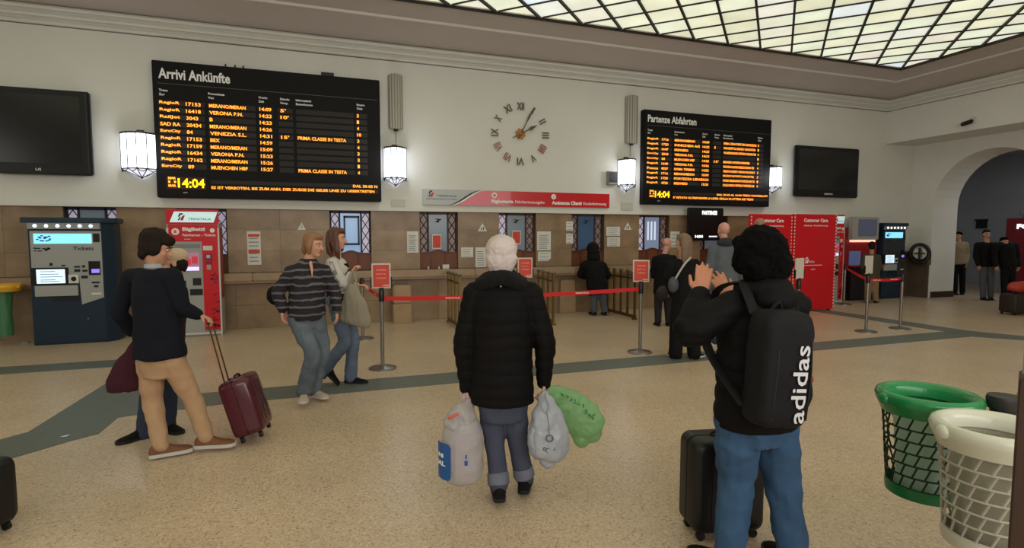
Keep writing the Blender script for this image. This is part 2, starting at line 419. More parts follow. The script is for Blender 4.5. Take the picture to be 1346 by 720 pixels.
for fam in (0, 1):
    hw, hh = (.019, .045) if fam == 0 else (.009, .025)
    for k in range(-NY, NX + NY + 1):
        # fam 0: x - y = k ; fam 1: x + y = k   (units of S)
        pts = []
        for t in (0, NX):
            y = (t - k) if fam == 0 else (k - t)
            pts.append((t, y))
        (xa, ya), (xb, yb) = pts
        def cl(xa, ya, xb, yb):
            t0, t1 = 0., 1.; dy = yb - ya
            for lim, sg in ((0, 1), (NY, -1)):
                f0, f1 = sg*(ya - lim), sg*(yb - lim)
                if f0 < 0 and f1 < 0: return None
                if f0 < 0: t0 = max(t0, f0/(f0-f1))
                elif f1 < 0: t1 = min(t1, f0/(f0-f1))
            if t1 - t0 < 1e-3: return None
            return (xa+(xb-xa)*t0, ya+dy*t0, xa+(xb-xa)*t1, ya+dy*t1)
        r = cl(xa, ya, xb, yb)
        if not r: continue
        A = Vector((SX0 + r[0]*S, SY0 + r[1]*S, SZ)); B = Vector((SX0 + r[2]*S, SY0 + r[3]*S, SZ))
        d = (B - A).normalized(); nrm = Vector((-d.y, d.x, 0))*hw
        mb = MB().add([A-nrm-Vector((0,0,hh-.02)), A+nrm-Vector((0,0,hh-.02)), B+nrm-Vector((0,0,hh-.02)), B-nrm-Vector((0,0,hh-.02)),
                       A-nrm+Vector((0,0,.02)), A+nrm+Vector((0,0,.02)), B+nrm+Vector((0,0,.02)), B-nrm+Vector((0,0,.02))],
                      [(0,3,2,1),(4,5,6,7),(0,1,5,4),(1,2,6,5),(2,3,7,6),(3,0,4,7)])
        build(mb, 'glazing_bar', M_bar, sky)
build(MB().box(SX0-.03, SX1+.03, SY1-.02, SY1+.03, SZ-.03, SZ+.05).box(SX1-.02, SX1+.03, SY0, SY1, SZ-.03, SZ+.05)
      .box(SX0-.03, SX1+.03, SY0-.03, SY0+.02, SZ-.03, SZ+.05).box(SX0-.03, SX0+.02, SY0, SY1, SZ-.03, SZ+.05), 'skylight_frame', M_bar, sky)
# ------------------------------------------------------------------ stone band with ticket windows
YS = 10.74
M_stone = mat('travertine_brown', (146,122,96), .32, var=.26, scale=3.4, objvar=.13, bump=.05, bscale=18)
M_stoneback = mat('stone_joint', (98,80,62), .8)
lw = MB(); edges = [XL-.3]
piers = []
xs = [XL-.3] + [v for w_ in WIN for v in w_] + [12.4]
for i in range(0, len(xs), 2): piers.append((xs[i], xs[i+1]))
lw.box(XL-.3, 12.4, YS+.03, YS+.85, 0, .98)
for a, b_ in piers: lw.box(a, b_, YS+.03, YS+.85, .98, SOF)
lw.box(XL-.3, 12.4, YS+.8, YS+.85, .98, SOF)
lower = struct(lw, 'wall_counter', M_stoneback)
for a, b_ in piers:
    wd = b_ - a; n = max(1, round(wd / .82)); cw = wd / n
    for k in range(n):
        for z0, z1 in ((1.0,1.38),(1.38,1.76),(1.76,SOF)):
            off = 0
            x0, x1 = a + k*cw + (.001 if k else 0), a + (k+1)*cw - .002
            niche = (a < -.6 < b_) and x0 < -.65 < x1
            if niche:
                # stone slab with the shallow arched niche cut out
                continue
            dy = random.uniform(0, .004)
            build(MB().box(x0, x1, YS+dy, YS+.035, z0+.0015, z1-.0015), 'stone_slab', M_stone, lower, bevel=0)
    if a < -.6 < b_:
        for k in range(n):
            x0, x1 = a + k*cw, a + (k+1)*cw - .004
            if x0 < -.65 < x1:
                # frame of slabs around the niche
                c, r, sz, zb = -.66, .145, 1.72, 1.12
                mb = MB().box(x0, c-r, YS, YS+.035, 1.003, SOF-.003).box(c+r, x1, YS, YS+.035, 1.003, SOF-.003).box(c-r, c+r, YS, YS+.035, 1.003, zb)
                pts = [(c + r*math.cos(PI*i/12), sz + r*math.sin(PI*i/12)) for i in range(13)]
                for (xa, za), (xb, zb2) in zip(pts[:-1], pts[1:]): mb.prism([(xa, za), (xa, SOF-.003), (xb, SOF-.003), (xb, zb2)], YS, YS+.035)
                build(mb, 'stone_slab', M_stone, lower, label='stone slab with a shallow round-headed niche')
                mb = MB()
                build(MB().box(c-r-.02, c+r+.02, YS+.028, YS+.04, 1.1, 1.9), 'niche_back', M_stone, lower)
                for s_ in (-1, 1): mb.box(c+s_*.235-.008, c+s_*.235+.008, YS-.012, YS+.0, 1.02, SOF-.04)
                build(mb, 'niche_moulding', M_stone, lower)
x = XL - .3
while x < 12.4:
    x1 = min(12.4, x + random.uniform(1.05, 1.3))
    for z0, z1 in ((.0,.42),(.42,.84)):
        build(MB().box(x+.002, x1-.002, YS+random.uniform(0,.003), YS+.035, z0+.002, z1-.002), 'stone_slab', M_stone, lower)
    x = x1
# counter: stone shelf in lengths
M_counter = mat('counter_stone', (158,134,108), .35, var=.12, scale=4, objvar=.05)
cnt = bpy.data.objects.new('stone_counter', None); COL.objects.link(cnt)
tag(cnt, 'long brown stone counter shelf running under all the ticket windows', 'counter')
cx_ = [XL, -5.6, -3.4, -1.1, .6, 2.9, 5.1, 7.3, 9.7, 12.35]
for a, b_ in zip(cx_[:-1], cx_[1:]):
    build(MB().box(a+.002, b_-.002, YS-.24, YS+.3 if False else YS-.002, .86, .995), 'shelf_slab', M_counter, cnt, bevel=.012)
    build(MB().box(a+.002, b_-.002, YS-.19, YS-.002, .82, .86), 'shelf_moulding', M_counter, cnt)
build(MB().box(XL, 12.35, YS-.0, YS+.0005, .84, .85), 'shelf_joint', M_counter, cnt)
# ticket windows
M_glassb = mat('counter_glass_pale', (118,128,132), .15, emit=.10, ecol=(150,170,190))
M_glassd = mat('counter_glass_blue', (58,78,98), .12, emit=.10, ecol=(90,130,180))
M_glassl = mat('counter_glass_lit', (140,160,190), .15, emit=.45, ecol=(150,190,235))
M_lat = mat('lattice_lit_glass', (196,186,206), .3, emit=.32, ecol=(206,200,225), objvar=.1)
M_latd = mat('lattice_glass', (140,118,108), .3, emit=.04, ecol=(200,190,200))
M_iron = mat('lattice_iron', (42,28,26), .5, .3)
for k, (a, b_) in enumerate(WIN):
    r = bpy.data.objects.new('window_%d' % (k+2), None); COL.objects.link(r); r['kind'] = 'structure'
    r.location = ((a+b_)/2, YS+.1, 1.0); ROOTM[r.name] = Matrix.Translation(r.location)
    lit = k in (0, 1, 2); zb = 1.31; wdt = b_ - a; pw = wdt*.24
    yg = YS + .12
    # frame
    f = MB()
    for xx in (a+.012, a+pw, b_-pw, b_-.012): f.box(xx-.013, xx+.013, yg-.03, yg+.03, zb, SOF)
    f.box(a, b_, yg-.03, yg+.03, SOF-.05, SOF)
    build(f, 'window_frame', mat('window_frame_navy',(34,34,48),.5) if lit else mat('window_frame_brown',(76,44,34),.5), r)
    # centre pane
    gm = {2: M_glassl, 3: M_glassb, 4: M_glassb, 5: M_glassd, 6: mat('counter_glass_bright',(110,120,140),.15,emit=.25,ecol=(170,190,230))}.get(k, M_glassb)
    build(MB().box(a+pw+.01, b_-pw-.01, yg, yg+.012, zb, SOF-.05), 'pane', gm, r)
    for side in (0, 1):
        xa, xb = (a+.025, a+pw-.013) if side == 0 else (b_-pw+.013, b_-.025)
        xm = (xa+xb)/2; hh = .105; g = MB(); z = SOF - .05
        build(MB().box(xa, xb, yg+.008, yg+.016, zb, SOF-.05), 'lattice_pane', M_lat if (lit or (k == 6 and side == 0) or (k==4 and side==0)) else M_latd, r)
        while z > zb + .02:
            zl = max(z - 2*hh, zb)
            for p, q in (((xm, z), (xa, z-hh)), ((xm, z), (xb, z-hh)), ((xa, z-hh), (xm, z-2*hh)), ((xb, z-hh), (xm, z-2*hh))):
                if min(p[1], q[1]) < zb - .01: continue
                g.cyl((p[0], yg-.004, p[1]), (q[0], yg-.004, q[1]), .008, 5)
            z -= 2*hh
        g.cyl((xa, yg, zb), (xa, yg, SOF-.05), .008, 5).cyl((xb, yg, zb), (xb, yg, SOF-.05), .008, 5)
        build(g, 'lattice_grille', M_iron, r)
    # timber parapet with a bowed centre
    mb = MB(); n = 16; pts = [(a, 1.0)]
    for i in range(n+1):
        t = i/n; pts.append((a + (b_-a)*t, zb + .05*math.exp(-((t-.5)/.16)**2)))
    pts.append((b_, 1.0)); pts = pts[::-1]
    pan = build(mb.prism(pts, yg-.055, yg-.02), 'timber_parapet', M_wood, r)
    mb = MB()
    for i in range(n):
        t0, t1 = i/n, (i+1)/n
        z0, z1 = [zb + .05*math.exp(-((t-.5)/.16)**2) for t in (t0, t1)]
        mb.prism([(a+(b_-a)*t0, z0-.01), (a+(b_-a)*t1, z1-.01), (a+(b_-a)*t1, z1+.015), (a+(b_-a)*t0, z0+.015)], yg-.075, yg-.01)
    build(mb, 'parapet_rail', mat('rail_wood',(92,46,28),.4), r)
    mb = MB()
    for t in (.3, .68): mb.box(a+(b_-a)*t-.012, a+(b_-a)*t+.012, yg-.068, yg-.05, 1.0, zb+.01)
    build(mb, 'parapet_stile', mat('rail_wood',(92,46,28),.4), r)
    if k == 2:
        mb = MB(); xa, xb = a+pw+.07, b_-pw-.03; ya = yg-.05
        mb.box(xa, xb, ya, yg-.0, 1.98, 2.02).box(xa, xb, ya, yg, 1.47, 1.51).box(xa, xa+.03, ya, yg, 1.47, 2.02).box(xb-.03, xb, ya, yg, 1.47, 2.02)
        build(mb, 'hatch_frame', mat('hatch_navy',(28,34,48),.4), r)
    if k in (3, 4, 5):
        mb = MB(); xm = (a+b_)/2
        mb.prism([(xm-.07,1.925),(xm-.02,1.94),(xm-.01,1.965),(xm-.06,1.975),(xm-.06,1.985),(xm+.06,1.98),(xm+.075,1.965),(xm+.02,1.94),(xm+.03,1.915),(xm-.01,1.905)], yg-.004, yg)
        build(mb, 'glass_emblem', M_txtdark, r)
    if k == 6:
        mb = MB()
        for xx, zz in ((-.09,1.5),(-.0,1.5),(.09,1.5)): mb.box((a+b_)/2+xx-.025, (a+b_)/2+xx+.02, yg-.006, yg-.002, 1.55, 1.97)
        build(mb, 'lit_blind', mat('lit_blind',(200,210,225),.5,emit=.6,ecol=(210,225,255)), r)
# ------------------------------------------------------------------ notices and posters
def notice(px, label, kindw='notice', Y=None, body=None, redtop=False, lines=6, name='paper_notice', g=None, cut=False):
    Y = Y or YS - .004
    X0, X1, Z0, Z1 = rect(Y, *px)
    r = thing(name, label, kindw, ((X0+X1)/2, Y, Z0), group=g)
    w_, h_ = X1-X0, Z1-Z0
    if cut: build(MB().prism([(X0,Z0),(X1-.06,Z0),(X1,Z0+.06),(X1,Z1),(X0,Z1)], Y-.003, Y), 'sheet', M_white, r)
    else: build(MB().box(X0, X1, Y-.003, Y, Z0, Z1), 'sheet', M_white, r)
    t = MB()
    if body: build(MB().box(X0+.07*w_, X1-.07*w_, Y-.005, Y-.003, Z0+.07*h_, Z1-.07*h_), 'colour_field', body, r)
    if redtop:
        for z0, z1 in ((Z1-.16*h_, Z1-.08*h_), (Z0+.34*h_, Z0+.45*h_)): build(MB().box(X0+.08*w_, X1-.08*w_, Y-.005, Y-.003, z0, z1), 'red_heading', M_redsign, r)
    for i in range(lines):
        z = Z1 - h_*(.2 + .68*i/max(lines-1, 1)); 
        t.box(X0+.14*w_, X1-(.14+random.uniform(0,.2))*w_, Y-.0065, Y-.005 if body else Y-.003, z-.012*min(1,h_*2), z+.004)
    if lines: tag(build(t, 'print_lines', mat('print_grey_blue',(128,134,140),.7) if not body else mat('print_pale',(236,200,190),.7), r), kind='stuff')
    return r
notice((325,304,343,348), 'tall white notice with red headings beside the red ticket machine', redtop=True, lines=7)
notice((535,304,550,332), 'white printed sheet on the stone between the second lit window and the poster window', lines=8)
notice((606,325,622,338), 'small landscape white sheet just left of the white-haired head', lines=4)
notice((625,325,639,351), 'upright white sheet partly hidden by the white-haired head', lines=7)
notice((706,304,724,329), 'upper white sheet of the pair right of the white-haired woman', lines=8)
notice((707,330.5,724,343), 'lower white sheet with a clipped corner right of the white-haired woman', lines=3, cut=True)
notice((744,291,753,303), 'upper small white card left of the blue glass ticket window', lines=3)
notice((744,307,753,320), 'lower small white card left of the blue glass ticket window', lines=3)
notice((797,298,815,310), 'upper white sheet of the pair left of a triangular sign', lines=4)
notice((798,311.5,815,324), 'lower white sheet of the pair left of a triangular sign', lines=4)
notice((881,304,893,325), 'white notice on stone behind the long-haired woman in black', lines=4)
YG = YS + .112
notice((568,308,580,327), 'red poster taped inside the ticket window left of the white-haired head', 'poster', Y=YG-.01, body=M_redsign, lines=0, name='window_poster')
notice((673,303,684.5,321), 'red poster in the ticket window just right of the white-haired head', 'poster', Y=YG-.01, body=M_redsign, lines=0, name='window_poster')
for px, lb in (((391,292,402,302), 'small white triangular sign above the woman in the striped jacket'),
               ((628,293,640,304), 'small white triangular sign above the white-haired head'),
               ((820,292,830,302), 'small white triangular sign near the sign frame on the middle post')):
    X0, X1, Z0, Z1 = rect(YS-.004, *px); r = thing('triangular_sign', lb, 'sign', ((X0+X1)/2, YS-.004, Z0))
    build(MB().prism([(X0,Z0),(X1,Z0),((X0+X1)/2,Z1)], YS-.008, YS-.004), 'plate', M_white, r)
    build(text(MB(), 'i1', X0+.065, X1-.065, Z0+.025, Z0+.09, YS-.0095), 'symbol', M_txtdark, r)
# =================================================================== boards, lamps, clock on the upper wall
M_row = mat('row_strip_grey', (50,47,47), .6, spec=.2)
M_board = mat('board_black', (12,11,11), .6, spec=.2)
def board(px, label, title, rows, scroll, msg, titleh=.11, cols=None, tw=.31):
    Y = YF - .16
    # rect measured on the wall plane, kept on the board's own front plane
    X0, X1, Z0, Z1 = rect(Y, *px)
    r = thing('train_board', label, 'information board', ((X0+X1)/2, YF, Z0))
    W_, H_ = X1-X0, Z1-Z0
    U = lambda u: X0 + u*W_
    V = lambda v: Z1 - v*H_
    build(MB().box(X0, X1, Y, YF-.01, Z0, Z1), 'case', M_board, r, bevel=.01)
    t = text(MB(), title, U(.025), U(.025+tw*.94), V(.02+titleh), V(.053), Y-.004, .028)
    build(t, 'title', M_txtwhite, r)
    build(MB().box(U(.02), U(.985), Y-.004, Y, V(.166), V(.163)), 'divider_line', mat('line_grey',(90,90,92),.5), r)
    h = MB()
    for u, a, b_ in cols: textl(h, a, U(u), V(.222), .035, Y-.004, .03, 1.0); textl(h, b_, U(u), V(.252), .035, Y-.004, .03, 1.0)
    o = build(h, 'column_headings', M_txtwhite, r); o['kind'] = 'stuff'
    n = len(rows); v0, v1 = .285, .80
    for i, row in enumerate(rows):
        va = v0 + (v1-v0)*i/n; vb = va + (v1-v0)/n*.72
        zb, zt = V(vb)+.012, V(va)-.012
        for ua, ub in ((.02,.205),(.22,.42),(.435,.495),(.52,.585),(.6,.87),(.88,.935)):
            st = build(MB().box(U(ua), U(ub), Y-.003, Y, V(vb), V(va)), 'row_strip', M_row, r)
            for u0, u1, s_ in row:
                if s_ and ua - .001 <= u0 < ub: build(text(MB(), s_, U(u0), U(u1), zb, zt, Y-.006, .018), 'led_text', M_led, st, root=r)
    k = build(MB().box(U(.04), U(.2), Y-.003, Y, V(.935), V(.845)), 'clock_field', mat('clock_field',(60,24,10),.6), r)
    build(text(MB(), '14:04', U(.085), U(.195), V(.925), V(.855), Y-.006, .025), 'led_clock', M_ledy, k, root=r)
    tm = MB()
    for q, s_ in enumerate(('MAR', '11', 'MAR')): text(tm, s_, U(.047), U(.078), V(.92-.028*q), V(.902-.028*q), Y-.006, .04)
    build(tm, 'led_date', M_led, k, root=r)
    k = build(MB().box(U(.22), U(.985), Y-.003, Y, V(.89), V(.862)), 'message_strip', M_row, r)
    build(text(MB(), scroll[0], U(scroll[1]), U(.98), V(.888), V(.866), Y-.006, .018), 'led_message', M_led, k, root=r)
    k = build(MB().box(U(.22), U(.985), Y-.003, Y, V(.935), V(.905)), 'message_strip', M_row, r)
    build(text(MB(), msg[0], U(.222), U(msg[1]), V(.932), V(.908), Y-.006, .018), 'led_message', M_led, k, root=r)
    build(textl(MB(), 'solari', U(.105), V(.965), .02, Y-.004, .02), 'maker_mark', M_txtwhite, r)
    if X0 < 0:
        for u in (.30, .34, .375): build(MB().box(U(u)-.02, U(u)+.0, Y+.04, Y+.1, Z1-.002, Z1+.05), 'top_lug', M_black, r)
        build(MB().box(U(.72), U(.78), Y+.02, Y+.12, Z1-.002, Z1+.06), 'top_bracket', M_black, r)
    return r
cols = ((.025,'Treno','Zug'), (.222,'Provenienza','Von'), (.435,'Orario','Zeit'), (.53,'Ritardo','Versp.'), (.6,'Informazioni','Bemerkungen'), (.885,'Binario','Gleis'))
A = [('RegioR','17153','MERANO/MERAN','14:09',"5'",'','3'), ('RegioR','16418','VERONA P.N.','14:23',"10'",'','1'), ('RailJet','3043','B','14:23','','','4'),
     ('SAD RA','20434','MERANO/MERAN','14:26','','','10'), ('EuroCity','84','VENEZIA S.L.','14:31',"15'",'PRIMA CLASSE IN TESTA','3'), ('RegioR','17153','BEX','14:59','','','4'),
     ('RegioR','17159','MERANO/MERAN','15:09','','','3'), ('RegioR','16434','VERONA P.N.','15:23','','','3'), ('RegioR','17162','MERANO/MERAN','15:26','','','1'),
     ('EuroCity','89','MUENCHEN HBF','15:27','','PRIMA CLASSE IN TESTA','4')]
def mkrows(A, iw):
    out = []
    for a in A:
        o = [(.025,.105,a[0]), (.13,.13+.012*len(a[1]),a[1]), (.225,.225+.0128*len(a[2]),a[2]), (.438,.49,a[3])]
        if a[4]: o.append((.53,.53+.012*len(a[4]),a[4]))
        if a[5]: o.append((.605,.605+iw*len(a[5]),a[5]))
        o.append((.885,.885+.01*len(a[6]),a[6])); out.append(o)
    return out
board((203,92,500,262), 'long black arrivals board headed Arrivi Ankünfte with orange train rows', 'Arrivi Ankünfte', mkrows(A, .0108),
      ('DAL 30-03 N', .86), ('ES IST VERBOTEN, BIS ZUM ANH. DER ZUEGE DIE GELBE LINIE ZU UEBERTRETEN', .965), cols=cols)
B = [('RegioR','1716','MERANO/MERAN','14:09','','FERMA A ZONA PONTE ORA GARGAZZONE ','3'), ('RegioR','1720','   INNICHEN A/S','14:23',"5",'NON EFFETTUA SERVIZIO VIAGGIATORI','1'), ('RegioR','1647','BRENNERO','14:23','','VIA BRESSANONE VIPITENO CHIUSA FOR','4'),
     ('EuroCity','3043','VERONA P.N.','14:31','','','1'), ('EuroCity','84','MUENCHEN HBF','14:35',"15'",'BRENNERO KUFSTEIN ROSENHEIM','3'), ('RegioR','1649','VERONA P.N.','14:36','','ORA EGNA SALORNO MEZZOCORONA TRE','4'),
     ('Frecce','8527','ROMA TERMINI','14:52','','TRENTO ROVERETO VERONA BOLOGNA FI','3'), ('RegioR','1716','MERANO/MERAN','15:09','','BOLZANO SUD PONTE D ADIGE SETTEQ','3'), ('RegioR','1720','   FORTEZZA LIENZ','15:23','','CHIUSA BRESSANONE FORTEZZA RIO DI','1'),
     ('RegioR','4720','BRENNERO','15:26','','COLLE ISARCO VIPITENO FORTEZZA BR','4')]
board((846,150.5,1013,270), 'black departures board headed Partenze Abfahrten on the right half of the wall', 'Partenze Abfahrten', mkrows(B, .0079),
      ('DAL 30-03 AL 14-06 TRENI CANCELLATI', .56), ("E' VIETATO OLTREPASSARE LA LINEA GIALLA IN ATTESA DEI TRENI", .86), cols=tuple((u, b_ if b_ != 'Provenienza' else 'Destinazione', c) for u, b_, c in cols), tw=.385)
M_screen = mat('dead_screen', (24,24,25), .18, spec=.6)
def tv(px, label, brand):
    Y = YF - .17; X0, X1, Z0, Z1 = rect(Y, *px)
    r = thing('wall_television', label, 'television', ((X0+X1)/2, YF, Z0))
    build(MB().box(X0, X1, Y, Y+.09, Z0, Z1), 'housing', M_black, r, bevel=.02)
    build(MB().box(X0+.09, X1-.13 if X0 < 0 else X1-.06, Y-.004, Y+.004, Z0+.17, Z1-.09), 'screen', M_screen, r)
    build(MB().box((X0+X1)/2-.25, (X0+X1)/2+.25, Y+.08, YF-.0, (Z0+Z1)/2-.2, (Z0+Z1)/2+.2), 'wall_bracket', M_blackmat, r)
    build(textl(MB(), brand, (X0+X1)/2-.1, Z0+.06, .035, Y-.003, .02, 1.2), 'maker_mark', M_txtwhite, r)
    build(MB().box(X1-.05, X1-.035, Y-.006, Y+.05, Z0+.03, Z1-.03), 'side_rib', mat('rib_grey',(46,46,48),.3), r)
    return r
tv((-14,116,119,229), 'large switched-off black television at the far left of the wall', 'LG')
tv((1046,193,1129,259), 'smaller switched-off black television right of the departures board', 'SAMSUNG')
# lanterns
M_lglass = mat('lantern_glass_lit', (255,255,255), .3, emit=2.6, ecol=(232,238,255))
M_tube = mat('lantern_tube', (255,255,255), .3, emit=7, ecol=(240,245,255))
M_lframe = mat('lantern_frame', (62,58,54), .45, .6)
def lantern(px, label):
    cxp = px
    top = onY(px[0], px[1], YF-.15); bot = onY(px[0], px[2], YF-.15); cx, zt, zb = top.x, top.z, bot.z
    hw = px[3]; r = thing('wall_lantern', label, 'wall lamp', (cx, YF, zb), group='lit glass wall lanterns')
    # half-octagon plan
    pl = [(-hw, 0), (-hw*.96, -.12), (-hw*.5, -.25), (0, -.29), (hw*.5, -.25), (hw*.96, -.12), (hw, 0)]
    P = [(cx+a, YF-.005+b_) for a, b_ in pl]
    for a, b_ in zip(P[:-1], P[1:]):
        build(MB().quad((a[0],a[1],zb+.02),(b_[0],b_[1],zb+.02),(b_[0],b_[1],zt-.03),(a[0],a[1],zt-.03)), 'glass_panel', M_lglass, r)
    f = MB()
    for p in P: f.cyl((p[0],p[1],zb), (p[0],p[1],zt), .008, 5)
    build(f, 'upright_bars', M_lframe, r)
    c = MB(); top_c = Vector((cx, YF-.04, zt+.045)); n = len(P)
    for a, b_ in zip(P[:-1], P[1:]):
        c.add([(a[0],a[1],zt-.03),(b_[0],b_[1],zt-.03),(b_[0],b_[1],zt+.0),(a[0],a[1],zt+.0),top_c], [(0,1,2,3),(3,2,4)])
    c.add([(P[0][0],P[0][1],zt-.03),(P[-1][0],P[-1][1],zt-.03)]+[(p[0],p[1],zt-.028) for p in P[1:-1][::-1]], [tuple(range(n))])
    build(c, 'cap', M_lframe, r)
    g = MB(); pt = (cx, YF-.05, zb-.13)
    for a, b_ in zip(P[:-1], P[1:]):
        g.cyl((a[0],a[1],zb),(b_[0],b_[1],zb),.009,5)
        m_ = ((a[0]+b_[0])/2, (a[1]+b_[1])/2, zb-.045)
        g.tube([(a[0],a[1],zb-.0), m_, (b_[0],b_[1],zb)], .007, n=5, smooth=4, cap=False)
    for p in P[1:-1]: g.cyl((p[0],p[1],zb), pt, .008, 5)
    g.cyl((P[0][0],P[0][1],zb), pt, .008, 5); g.cyl((P[-1][0],P[-1][1],zb), pt, .008, 5)
    g.ell(pt, (.018,.018,.02), n=8, m=5)
    build(g, 'pointed_basket', M_lframe, r)
    gl = MB()
    for a, b_ in zip(P[:-1], P[1:]): gl.add([(a[0],a[1],zb),(b_[0],b_[1],zb),pt], [(0,1,2)])
    build(gl, 'basket_glass', mat('basket_glass',(230,230,235),.3,emit=1.0,ecol=(225,230,245)), r)
    build(MB().box(cx-.05, cx+.05, YF-.04, YF, zt+.0, zt+.06), 'wall_mount', M_lframe, r)
    l = bpy.data.lights.new('lantern_light', 'POINT'); l.energy = 9; l.color = (.9,.94,1); l.shadow_soft_size = .12
    lo = bpy.data.objects.new('lantern_light', l); COL.objects.link(lo); lo.location = (cx, YF-.42, (zt+zb)/2)
lantern((181.5, 174, 222, .27), 'lit glass lantern between the left television and the arrivals board')
lantern((520, 193, 234, .205), 'lit glass lantern right of the arrivals board under a fluted uplight')
lantern((827, 209, 243, .19), 'lit glass lantern left of the departures board under a fluted uplight')
lantern((1020, 219, 246, .17), 'lit glass lantern at the right edge of the departures board')
# fluted uplights over two lanterns
M_flute = mat('fluted_metal', (158,154,144), .4, .3)
for px, lb in (((511,98,529,170), 'tall fluted grey wall tube right of the arrivals board'), ((823,126,838,189), 'tall fluted grey wall tube left of the departures board')):
    X0, X1, Z0, Z1 = rect(YF-.06, *px); cx = (X0+X1)/2; hw = (X1-X0)/2
    r = thing('fluted_tube', lb, 'wall fixture', (cx, YF, Z0), group='fluted tubes over lanterns')
    for k in range(7):
        a = PI*k/6; c = Vector((cx - hw*.8*math.cos(a), YF-.03-.09*math.sin(a), 0))
        build(MB().cyl((c.x,c.y,Z0+.02*(1-math.sin(a))), (c.x,c.y,Z1-.02*(1-math.sin(a))), hw*.26, 8), 'flute', M_flute, r, smooth=True)
    build(MB().cyl((cx,YF-.05,Z0-.03),(cx,YF-.05,Z0+.02), .04, 10), 'end_cap', M_lframe, r)
    build(MB().cyl((cx,YF-.01,Z0-.25),(cx,YF-.01,Z0-.02), .004, 5), 'feed_wire', M_lframe, r)
# little plates under lanterns
for px, lb in (((514,262,533,272), 'small pale wall plate under the lantern beside the arrivals board'), ((817,266,832,276), 'small pale wall plate left of the departures board')):
    X0, X1, Z0, Z1 = rect(YF-.02, *px); r = build(MB().box(0-(X1-X0)/2, (X1-X0)/2, -.02, 0, 0, Z1-Z0), 'wall_plate', mat('plate_grey',(196,192,184),.6), loc=((X0+X1)/2, YF, Z0), bevel=.004); tag(r, lb, 'plate')
X0, X1, Z0, Z1 = rect(YF-.08, 799,225,812,243); cx = (X0+X1)/2
r = thing('wall_speaker', 'small grey box speaker left of the third lantern', 'speaker', (cx, YF, Z0))
build(MB().box(X0, X1, YF-.1, YF, Z0, Z1), 'housing', mat('speaker_grey',(140,136,128),.5), r, bevel=.012)
build(MB().box(X0+.02, X1-.02, YF-.104, YF-.1, Z0+.05, Z1-.02), 'grille', M_dark, r)
# clock
cc = onY(684, 176, YF-.02); cr_ = .56
r = thing('wall_clock', 'wall clock of loose roman numerals around a brass hub showing five past two', 'clock', (cc.x, YF, cc.z-.62))
M_num = mat('numeral_bronze', (92,82,70), .5, .4); M_numr = mat('numeral_rust', (150,84,64), .5, .3)
for k, s_ in enumerate(('XII','I','II','III','IIII','V','VI','VII','VIII','IX','X','XI')):
    a = -2*PI*k/12
    if k == 1: pass
    M4 = Matrix.Translation((cc.x, YF-.02, cc.z)) @ Matrix.Rotation(-a, 4, 'Y')
    wd = {'I':.03,'II':.075,'V':.09,'X':.09,'III':.12,'IIII':.15}.get(s_, .15)
    mb = text(MB(), s_, -wd/2, wd/2, cr_-.085, cr_+.065, -.018, .01, M4)
    t2 = text(MB(), s_, -wd/2, wd/2, cr_-.085, cr_+.065, 0, .01, M4)
    o_ = build(mb, 'numeral', M_numr if k in (7,8,4) else M_num, r)
    sol = o_.modifiers.new('s', 'SOLIDIFY'); sol.thickness = .012; sol.offset = 0
def hand(ang, ln, wd, name, back=.12):
    M4 = Matrix.Translation((cc.x, YF-.07, cc.z)) @ Matrix.Rotation(ang, 4, 'Y')
    build(MB().prism([(-.008,-back),(.008,-back),(.01,ln*.45),(wd,ln*.62),(.0,ln),(-wd,ln*.62),(-.01,ln*.45)], -.006, .006, 'y', M4), name, M_num, r)
hand(math.radians(27), .62, .022, 'minute_hand'); hand(math.radians(62), .40, .04, 'hour_hand', .2)
mb = MB(); 
for k in range(16):
    a0, a1 = 2*PI*k/16, 2*PI*(k+1)/16; ra = .115 if k % 2 else .085; rb = .115 if (k+1) % 2 else .085
    mb.prism([(cc.x, cc.z), (cc.x+ra*math.cos(a0), cc.z+ra*math.sin(a0)), (cc.x+rb*math.cos(a1), cc.z+rb*math.sin(a1))], YF-.05, YF-.01)
build(mb, 'sunburst_hub', mat('hub_brass',(168,116,52),.4,.7,var=.2,scale=30), r)
build(MB().lathe([(.0,.0),(.045,.0),(.04,.02),(.0,.03)], (0,0,0), 16, Matrix.Translation((cc.x,YF-.05,cc.z)) @ Matrix.Rotation(PI/2,4,'X')), 'hub_boss', mat('hub_brass',(168,116,52)), r)
# banner
Yb = YF - .04; X0, X1, Z0, Z1 = rect(Yb, 556,251.5,801,271)
r = thing('ticket_office_banner', 'long red and grey ticket office banner under the clock', 'sign', ((X0+X1)/2, YF, Z0))
build(MB().box(X0, X1, Yb, YF-.004, Z0, Z1), 'panel', mat('banner_grey',(178,180,180),.35), r)
H_ = Z1-Z0; xc = X0 + (X1-X0)*.145
cur = [(xc + (X1-X0)*.17*t, Z0 + H_*(3*t*t-2*t**3)) for t in [i/10 for i in range(11)]]
build(MB().prism(cur + [(X1, Z1), (X1, Z0)], Yb-.006, Yb), 'red_field', mat('banner_red',(200,30,38),.25,coat=.4), r)
def swoosh(off, wd, m_, nm):
    mb = MB()
    for (xa, za), (xb, zb_) in zip(cur[:-1], cur[1:]): mb.prism([(xa-off,za),(xb-off,zb_),(xb-off-wd,zb_),(xa-off-wd,za)], Yb-.005, Yb)
    build(mb, nm, m_, r)
swoosh(.02, .05, M_txtwhite, 'white_swoosh'); swoosh(.07, .06, mat('swoosh_dark',(46,60,56),.5), 'dark_swoosh')
